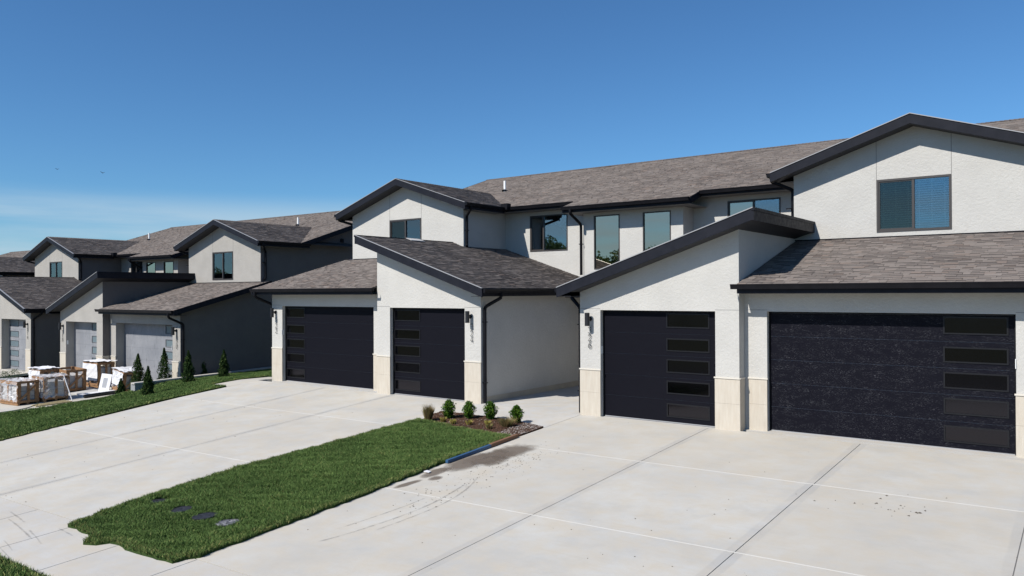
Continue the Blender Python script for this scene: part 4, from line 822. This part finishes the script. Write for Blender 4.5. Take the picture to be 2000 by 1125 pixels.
while xx < 40: spots.append((xx, -72-18*random.random(), random.uniform(.85, 1.15)*float(np.interp(xx, [-110, -62, -40, -24, 0, 40], [.95, 1.08, 1.02, .6, .52, .9])))); xx += random.uniform(4.5, 7.5)
for i, (x, y, s) in enumerate(spots):
    o = protos[i] if i < 3 else copy_tree(protos[i % 3]); o.location = (x, y, float(gall(np.float64(x), np.float64(y)))-.2); o.scale = (s, s, s); o.rotation_euler.z = random.uniform(0, 6.28)
    tag(o, 'leafy tree in the line across the street, seen mirrored in the windows', 'tree', 'trees across the street')

# ------------------------------------------------------------------ things on the lawn and driveway
labs = ['black round utility cover in the lawn, farthest left and half sunk in grass', 'black round utility cover with dry grass at its edge, second from left', 'black round utility cover with a raised rim, second from right', 'dusty grey utility cover in the lawn, nearest the right driveway']
for i, (x, y) in enumerate(covers):
    z = g(x, y)+.045+(.0, .004, .02, .014)[i]; o = tag(empty('utility_cover', (x, y, z)), labs[i], 'utility cover', 'round utility covers in the lawn')
    r = .19; a = MB(); a.tube([(0, 0, -.07), (0, 0, .0), (0, 0, .004)], [r, r, r-.006], 28); q = a.build('lid', M['cover_dusty' if i == 3 else 'cover'], None); q.parent = o
    a = MB(); V = []; F = []
    for k in range(28):
        an = 2*math.pi*k/28
        for rr, zz in ((r+.002, -.05), (r+.022, -.05), (r+.022, .006), (r+.002, .006)): V.append((math.cos(an)*rr, math.sin(an)*rr, zz))
    for k in range(28):
        for q_ in range(4): F.append((k*4+q_, ((k+1) % 28)*4+q_, ((k+1) % 28)*4+(q_+1) % 4, k*4+(q_+1) % 4))
    a.add(V, F); q = a.build('rim', M['cover_dusty' if i == 3 else 'cover'], None); q.parent = o
    for k in (-1, 1): q = MB().box(k*.09-.022, k*.09+.022, -.008, .008, .004, .010).build('lift_slot', M['pipe'], None); q.parent = o
    o.rotation_euler = (random.uniform(-.05, .05), random.uniform(-.06, .06), random.uniform(0, 3)); 
def beam(p, q, w, h, m, name, label):
    (x0, y0), (x1, y1) = p, q; z0, z1 = g(x0, y0)+.012, g(x1, y1)+.012
    b = MB().hexa([(x0-w/2, y0, z0), (x0+w/2, y0, z0), (x1+w/2, y1, z1), (x1-w/2, y1, z1)], [(x0-w/2, y0, z0+h), (x0+w/2, y0, z0+h), (x1+w/2, y1, z1+h), (x1-w/2, y1, z1+h)])
    return tag(b.build(name, M[m], None, bevel=.006), label, 'timber')
beam((1.80, 12.36), (1.775, 13.88), .075, .065, 'blue', 'timber_beam', 'blue painted timber lying along the lawn edge')
beam((1.775, 13.885), (1.75, 14.93), .085, .075, 'rust', 'timber_beam', 'brown timber continuing the blue one up to the mulch bed')
# stains, tyre marks
def blob(cx, cy, rx, ry, rot, m, name, parent):
    n = 24; V = [(cx, cy, 0)]; uv = [(1, 0)]
    for rr, u in ((.5, .75), (1, 0)):
        for k in range(n): a = 2*math.pi*k/n; x, y = math.cos(a)*rx*rr, math.sin(a)*ry*rr; V.append((cx+x*math.cos(rot)-y*math.sin(rot), cy+x*math.sin(rot)+y*math.cos(rot), 0)); uv.append((u, 0))
    V = [(x, y, g(x, y)+.004) for x, y, z in V]; F = [(0, 1+k, 1+(k+1) % n) for k in range(n)]; F2 = []
    for k in range(n): a, b = 1+k, 1+(k+1) % n; F2 += [(a, n+a, n+b), (a, n+b, b)]
    o = link(name, npmesh(name, V, F+F2, M[m], uv=uv), parent); o['kind'] = 'structure'; return o
for b_ in ((2.42, 13.8, .50, .85, 0), (2.15, 12.65, .46, .95, .12), (2.3, 13.2, .5, .8, 0), (2.55, 13.0, .35, .5, .3), (2.05, 11.75, .22, .55, 0), (2.12, 10.85, .12, .42, -.1), (2.35, 11.4, .16, .2, 0)): blob(*b_, 'stain', 'dirt_stain', drvR)
def ribbon(pts, w, parent, name='tyre_mark', zf=g):
    V = []; uv = []; pts = [Vector((a, b)) for a, b in pts]; P = []
    for i in range(len(pts)-1):
        for k in range(6): P.append(pts[i].lerp(pts[i+1], k/6))
    P.append(pts[-1]); P = [P[max(0, i-2)]*.25+P[i]*.5+P[min(len(P)-1, i+2)]*.25 for i in range(len(P))]
    for i, p in enumerate(P):
        d = (P[min(i+1, len(P)-1)]-P[max(i-1, 0)]).normalized(); n = Vector((-d.y, d.x))*w
        e = min(1, i/4, (len(P)-1-i)/4)
        for k, u in ((-1, .15), (0, .62*e), (1, .15)): q = p+n*k; V.append((q.x, q.y, zf(q.x, q.y)+.0035)); uv.append((u, 0))
    F = []
    for i in range(len(P)-1):
        for k in range(2): F += [(i*3+k, i*3+k+1, i*3+k+4), (i*3+k, i*3+k+4, i*3+k+3)]
    o = link(name, npmesh(name, V, F, M['tyre'], uv=uv), parent); o['kind'] = 'structure'; return o
ribbon([(2.93, 12.17), (3.36, 11.22), (3.55, 10.56), (3.62, 9.92), (3.59, 9.2), (3.50, 8.3)], .035, drvR)
ribbon([(3.02, 11.9), (3.30, 10.75), (3.40, 10.2), (3.42, 9.6), (3.36, 9.0), (3.25, 8.3), (3.0, 7.5)], .045, drvR)
ribbon([(3.05, 10.6), (3.08, 9.9), (3.0, 9.0), (2.85, 8.0)], .03, drvR)
for k in range(11):
    x0 = random.uniform(-4.6, -1.5); y0 = random.uniform(5.15, 6.2); L_ = random.uniform(.8, 2.6); c_ = random.uniform(-.05, .12)
    ribbon([(x0, y0), (x0+L_*.33, y0-.04*L_-c_*.3), (x0+L_*.66, y0-.09*L_-c_*.6), (x0+L_, max(5.02, y0-.15*L_-c_))], random.uniform(.012, .03), sw, zf=lambda x, y: float(gall(np.float64(x), np.float64(y))))
# loose soil crumbs on the concrete
def scatter(n, cx, cy, sx, sy, size, name, parent, m='clod'):
    px = RNG.normal(cx, sx, n); py = np.clip(RNG.normal(cy, sy, n), 6.6, 17.5); P_ = [(x, y) for x, y in zip(px, py) if 2.1 < x < 14 or -11.3 < x < -2.3]
    V = []; F = []
    for x, y in P_:
        s = random.uniform(*size); z = g(x, y); o = len(V); a = random.random()*6
        V += [(x+s*math.cos(a+k*2.09)*random.uniform(.6, 1.5), y+s*math.sin(a+k*2.09), z+.001) for k in range(3)]+[(x, y, z+s*.7)]; F += [(o, o+1, o+3), (o+1, o+2, o+3), (o+2, o, o+3)]
    o = link(name, npmesh(name, V, F, M[m]), parent); o['kind'] = 'stuff'; return o
scatter(190, 3.0, 12.9, .30, .9, (.005, .018), 'dirt_crumbs', drvR); scatter(60, 3.2, 10.6, .35, .8, (.008, .022), 'dirt_crumbs', drvR); scatter(90, 7, 11, 4, 3, (.006, .018), 'dirt_crumbs', drvR)
scatter(26, 10.3, 13.6, .5, .25, (.01, .03), 'dirt_crumbs', drvR); scatter(60, -7, 11, 3, 3, (.008, .022), 'dirt_crumbs', drvL)
sc = MB().hexa([(1.87, 11.58, g(1.9, 11.6)+.03), (1.99, 11.6, g(1.9, 11.6)+.02), (1.98, 11.68, g(1.9, 11.6)+.02), (1.88, 11.67, g(1.9, 11.6)+.03)], [(1.87, 11.58, g(1.9, 11.6)+.045), (1.99, 11.6, g(1.9, 11.6)+.03), (1.98, 11.68, g(1.9, 11.6)+.035), (1.88, 11.67, g(1.9, 11.6)+.05)])
tag(sc.build('paper_scrap', M['sheet'], None), 'small white paper scrap at the lawn edge below the blue timber', 'litter')
# pale board scrap on the 324 roof
zz = lambda x: 3.415+(-x-1.3)*K+.03
tag(MB().hexa([(-6.60, 19.75, zz(-6.6)), (-6.33, 19.75, zz(-6.33)), (-6.30, 20.4, zz(-6.30)), (-6.57, 20.4, zz(-6.57))], [(-6.60, 19.75, zz(-6.6)+.02), (-6.33, 19.75, zz(-6.33)+.02), (-6.30, 20.4, zz(-6.30)+.02), (-6.57, 20.4, zz(-6.57)+.02)]).build('board_scrap', M['tile'], None), 'pale flat board scrap lying on the shingles below the slatted gable window', 'board')

# ------------------------------------------------------------------ stone crates
def crumple(parent, x0, x1, y0, y1, z0, z1, name='plastic_wrap', m='wrap', amp=.035, faces='NXYT', n=10, seed=0):
    rg = random.Random(seed); V = []; F = []
    def patch(fn, nu, nv):
        o = len(V)
        for i in range(nu+1):
            for j in range(nv+1):
                p = fn(i/nu, j/nv); V.append(tuple(c+rg.uniform(-amp, amp) for c in p))
        for i in range(nu):
            for j in range(nv): a = o+i*(nv+1)+j; F.append((a, a+1, a+nv+2, a+nv+1))
    e = .03
    if 'N' in faces: patch(lambda u, v: (x0+(x1-x0)*u, y0-e, z0+(z1-z0)*v), n, n)
    if 'X' in faces: patch(lambda u, v: (x1+e, y0+(y1-y0)*u, z0+(z1-z0)*v), n, n)
    if 'Y' in faces: patch(lambda u, v: (x0-e, y0+(y1-y0)*u, z0+(z1-z0)*v), n, n)
    if 'T' in faces: patch(lambda u, v: (x0-e+(x1-x0+2*e)*u, y0-e+(y1-y0+2*e)*v, z1+e), n, n)
    mb = MB(); mb.v = V; mb.f = F; return mb.build(name, M[m], parent, recalc=False)
def crate(x, y, sx, sy, h, label, tilt=(0, 0, 0), brace=True, wrap='', sheet_top=False, seed=0, rows=3, white=False, fill=.8):
    z = gb(x, y); o = empty('stone_crate', (0, 0, 0)); tag(o, label, 'crate', 'crates of stone on the lower driveway'); rg = random.Random(seed)
    p = .07; hx, hy = sx/2, sy/2
    # skids
    for k in (-1, 0, 1): MB().box(-hx, hx, k*(hy-.05)-.04, k*(hy-.05)+.04, 0, .09).build('skid', M['wood'], o)
    MB().box(-hx, hx, -hy, hy, .09, .12).build('deck', M['wood'], o)
    for a in (-1, 1):
        for b in (-1, 1): MB().box(a*(hx-p/2)-p/2, a*(hx-p/2)+p/2, b*(hy-p)-p, b*(hy-p)+p, .12, h).build('post', M['wood'], o)
    for b in (-1, 1):
        MB().box(-hx-.002, hx+.002, b*hy-.012, b*hy+.012, h-.13, h-.01).build('rail', M['wood'], o); MB().box(b*hx-.012, b*hx+.012, -hy, hy, h-.10, h-.01).build('rail', M['wood'], o)
        MB().box(b*hx-.012, b*hx+.012, -hy, hy, .10, .19).build('rail', M['wood'], o); MB().box(-hx, hx, b*hy-.012, b*hy+.012, .10, .19).build('rail', M['wood'], o)
    if brace:
        MB().hexa([(hx+.012, -hy+.02, .2), (hx+.03, -hy+.02, .2), (hx+.03, hy-.12, h-.12), (hx+.012, hy-.12, h-.12)], [(hx+.012, -hy+.12, .2), (hx+.03, -hy+.12, .2), (hx+.03, hy-.02, h-.12), (hx+.012, hy-.02, h-.12)]).build('brace', M['wood'], o)
    MB().box(hx+.0, hx+.02, -.05, .05, .19, h-.1).build('slat', M['wood'], o); MB().box(-.05, .05, -hy-.02, -hy, .19, h-.1).build('slat', M['wood'], o)
    # stacked stone tiles
    zz_ = .125; th = (h*fill-.125)/rows
    for k in range(rows):
        nn = 2
        for q in range(nn):
            for r_ in range(2):
                x0 = -hx+.06+q*(sx-.12)/2; y0 = -hy+.08+r_*(sy-.16)/2
                MB().box(x0+.012+rg.uniform(0, .02), x0+(sx-.12)/2-.012, y0+.012, y0+(sy-.16)/2-.012-rg.uniform(0, .02), zz_, zz_+th-.012).build('stone_stack', M['tile'], o)
        zz_ += th
    if wrap: crumple(o, -hx, hx, -hy, hy, .16, h*.97, faces=wrap, seed=seed, amp=.05)
    if sheet_top: crumple(o, -hx-.05, hx+.05, -hy-.05, hy+.05, .2, h+.02, 'foam_sheet', 'sheet', .03, 'T', 8, seed+3)
    if white: crumple(o, -hx, hx, -hy, hy, .3, h*.95, 'foam_sheet', 'sheet', .015, 'N', 6, seed+5)
    o.location = (x, y, z); o.rotation_euler = tilt; return o
crate(-21.75, 13.22, 1.5, .80, .95, 'front left stone crate with torn plastic wrap bulging on its left', wrap='NT', seed=1, tilt=(0, 0, .05))
crate(-21.42, 14.24, 1.15, .92, 1.0, 'centre stone crate wrapped on its dark side, planks along its foot', wrap='XNT', brace=False, seed=2, sheet_top=False, tilt=(0, 0, -.02), rows=2)
crate(-24.0, 15.05, 1.1, .7, 1.05, 'white wrapped stone crate half hidden behind the centre crate', wrap='NT', white=True, sheet_top=True, seed=3)
crate(-23.35, 15.85, 1.1, .85, 1.0, 'open frame stone crate with a diagonal brace, leaning slightly', tilt=(.0, .05, .04), seed=4, rows=2, fill=.75)
crate(-23.55, 17.2, 1.35, .75, 1.12, 'tall stone crate topped with white foam sheets', white=True, sheet_top=True, seed=5, brace=False)
crate(-20.75, 16.98, .8, .8, .92, 'slumped stone crate leaning toward the small arborvitae', tilt=(-.05, .16, .05), wrap='NT', white=True, seed=6, sheet_top=True)
# white panel leaning on the slumped crate
pn = empty('framed_sheet', (-21.35, 16.33, gb(-21.3, 16.3))); tag(pn, 'white framed sheet with a grey centre leaning in front of the slumped crate', 'framed sheet')
for nm, a, mm in (('frame_board', (-.30, .30, -.012, .012, 0, .20), 'sheet'), ('frame_board', (-.30, .30, -.012, .012, .62, .80), 'sheet'), ('frame_board', (-.30, -.13, -.012, .012, .20, .62), 'sheet'), ('frame_board', (.13, .30, -.012, .012, .20, .62), 'sheet'), ('centre_panel', (-.13, .13, -.006, .006, .20, .62), 'grey_panel')):
    q = MB().box(*a).build(nm, M[mm], None); q.parent = pn
pn.rotation_euler = (-.22, .05, .25)
# flat things on the ground
def flat(x0, x1, y0, y1, h, m, name, label, cat, rz=0, lift=0.0):
    cx, cy = (x0+x1)/2, (y0+y1)/2; o = MB().box(x0-cx, x1-cx, y0-cy, y1-cy, 0, h).build(name, M[m], None, bevel=.005); o.location = (cx, cy, gb(cx, cy)+lift); o.rotation_euler = (math.atan(.04), 0, rz); return tag(o, label, cat)
flat(-22.4, -21.25, 15.45, 16.5, .05, 'tile', 'flat_stone_slab', 'flat grey stone slab on the concrete between the crates', 'stone slab', .1)
flat(-21.2, -20.6, 15.2, 16.6, .10, 'sheet', 'foam_board', 'long white foam board lying beside the black pipe', 'board')
for i, (x, y, L) in enumerate([(-20.35, 13.75, 1.25), (-20.15, 13.85, 1.1), (-19.92, 13.75, 1.3)]):
    flat(x-.045, x+.045, y-L/2, y+L/2, .05, 'lumber', 'wood_plank', ['pale wood plank nearest the centre crate foot', 'middle wood plank of three on the concrete edge', 'outermost wood plank of three, next to the grass'][i], 'plank', .05-.06*i)
pz = [(-20.42, 15.12), (-20.42, 15.9), (-20.40, 16.6)]
pp = MB(); pp.tube([(x, y, gb(x, y)+.075) for x, y in pz], .075, 14, cap=True); tag(pp.build('black_pipe', M['pipe'], None), 'short black corrugated drain pipe lying along the lawn edge', 'pipe')
lean = MB(); lean.tube([(-20.35, 14.62, gb(-20.4, 14.6)), (-20.80, 14.50, gb(-20.8, 14.5)+1.0)], .022, 6); tag(lean.build('leaning_stick', M['sheet'], None), 'thin white stick leaning on the right corner of the centre crate', 'stick')
hz = [(-19.7, 11.2), (-19.85, 11.75), (-19.75, 12.25), (-20.0, 12.9), (-20.6, 13.35), (-20.9, 13.62)]
hm = MB(); hm.tube(smooth_path([(x, y, gb(x, y)+.015) for x, y in hz], .3), .014, 6); tag(hm.build('garden_hose', M['hose'], None), 'thin green hose trailing along the concrete from the front crate', 'hose')
hm = MB(); hm.tube(smooth_path([(-25.5, 12.9, gb(-25.5, 12.9)+.02), (-24.2, 12.75, gb(-24.2, 12.7)+.02), (-22.6, 12.7, gb(-22.6, 12.7)+.02)], .3), .02, 6); tag(hm.build('black_cable', M['pipe'], None), 'black cable running out of frame left of the front crate', 'cable')

# ------------------------------------------------------------------ birds
for (x, y, z, s, lab) in ((-128.27, 60.0, 24.55, .38, 'far dark bird gliding at the upper left, seen edge-on'), (-112.38, 60, 22.42, .45, 'dark bird with a raised wing, right of the pair in the sky')):
    o = tag(empty('bird', (x, y, z)), lab, 'bird', 'birds in the sky')
    b = MB(); b.tube([(-.5*s, 0, 0), (-.15*s, 0, .02), (.25*s, 0, .02), (.5*s, 0, 0)], [.02*s, .13*s, .11*s, .02*s], 8); q = b.build('body', M['bird'], None); q.parent = o
    for k in (-1, 1):
        wv = MB(); wv.prism([(.2*s, 0), (-.15*s, 0), (-.3*s, k*.9*s), (-.1*s, k*.95*s)], 'z', -.01, .015); q = wv.build('wing', M['bird'], None); q.parent = o; q.rotation_euler = (k*.5, 0, 0)
for o in bpy.data.objects:
    if 'off' in o.keys(): del o['off']
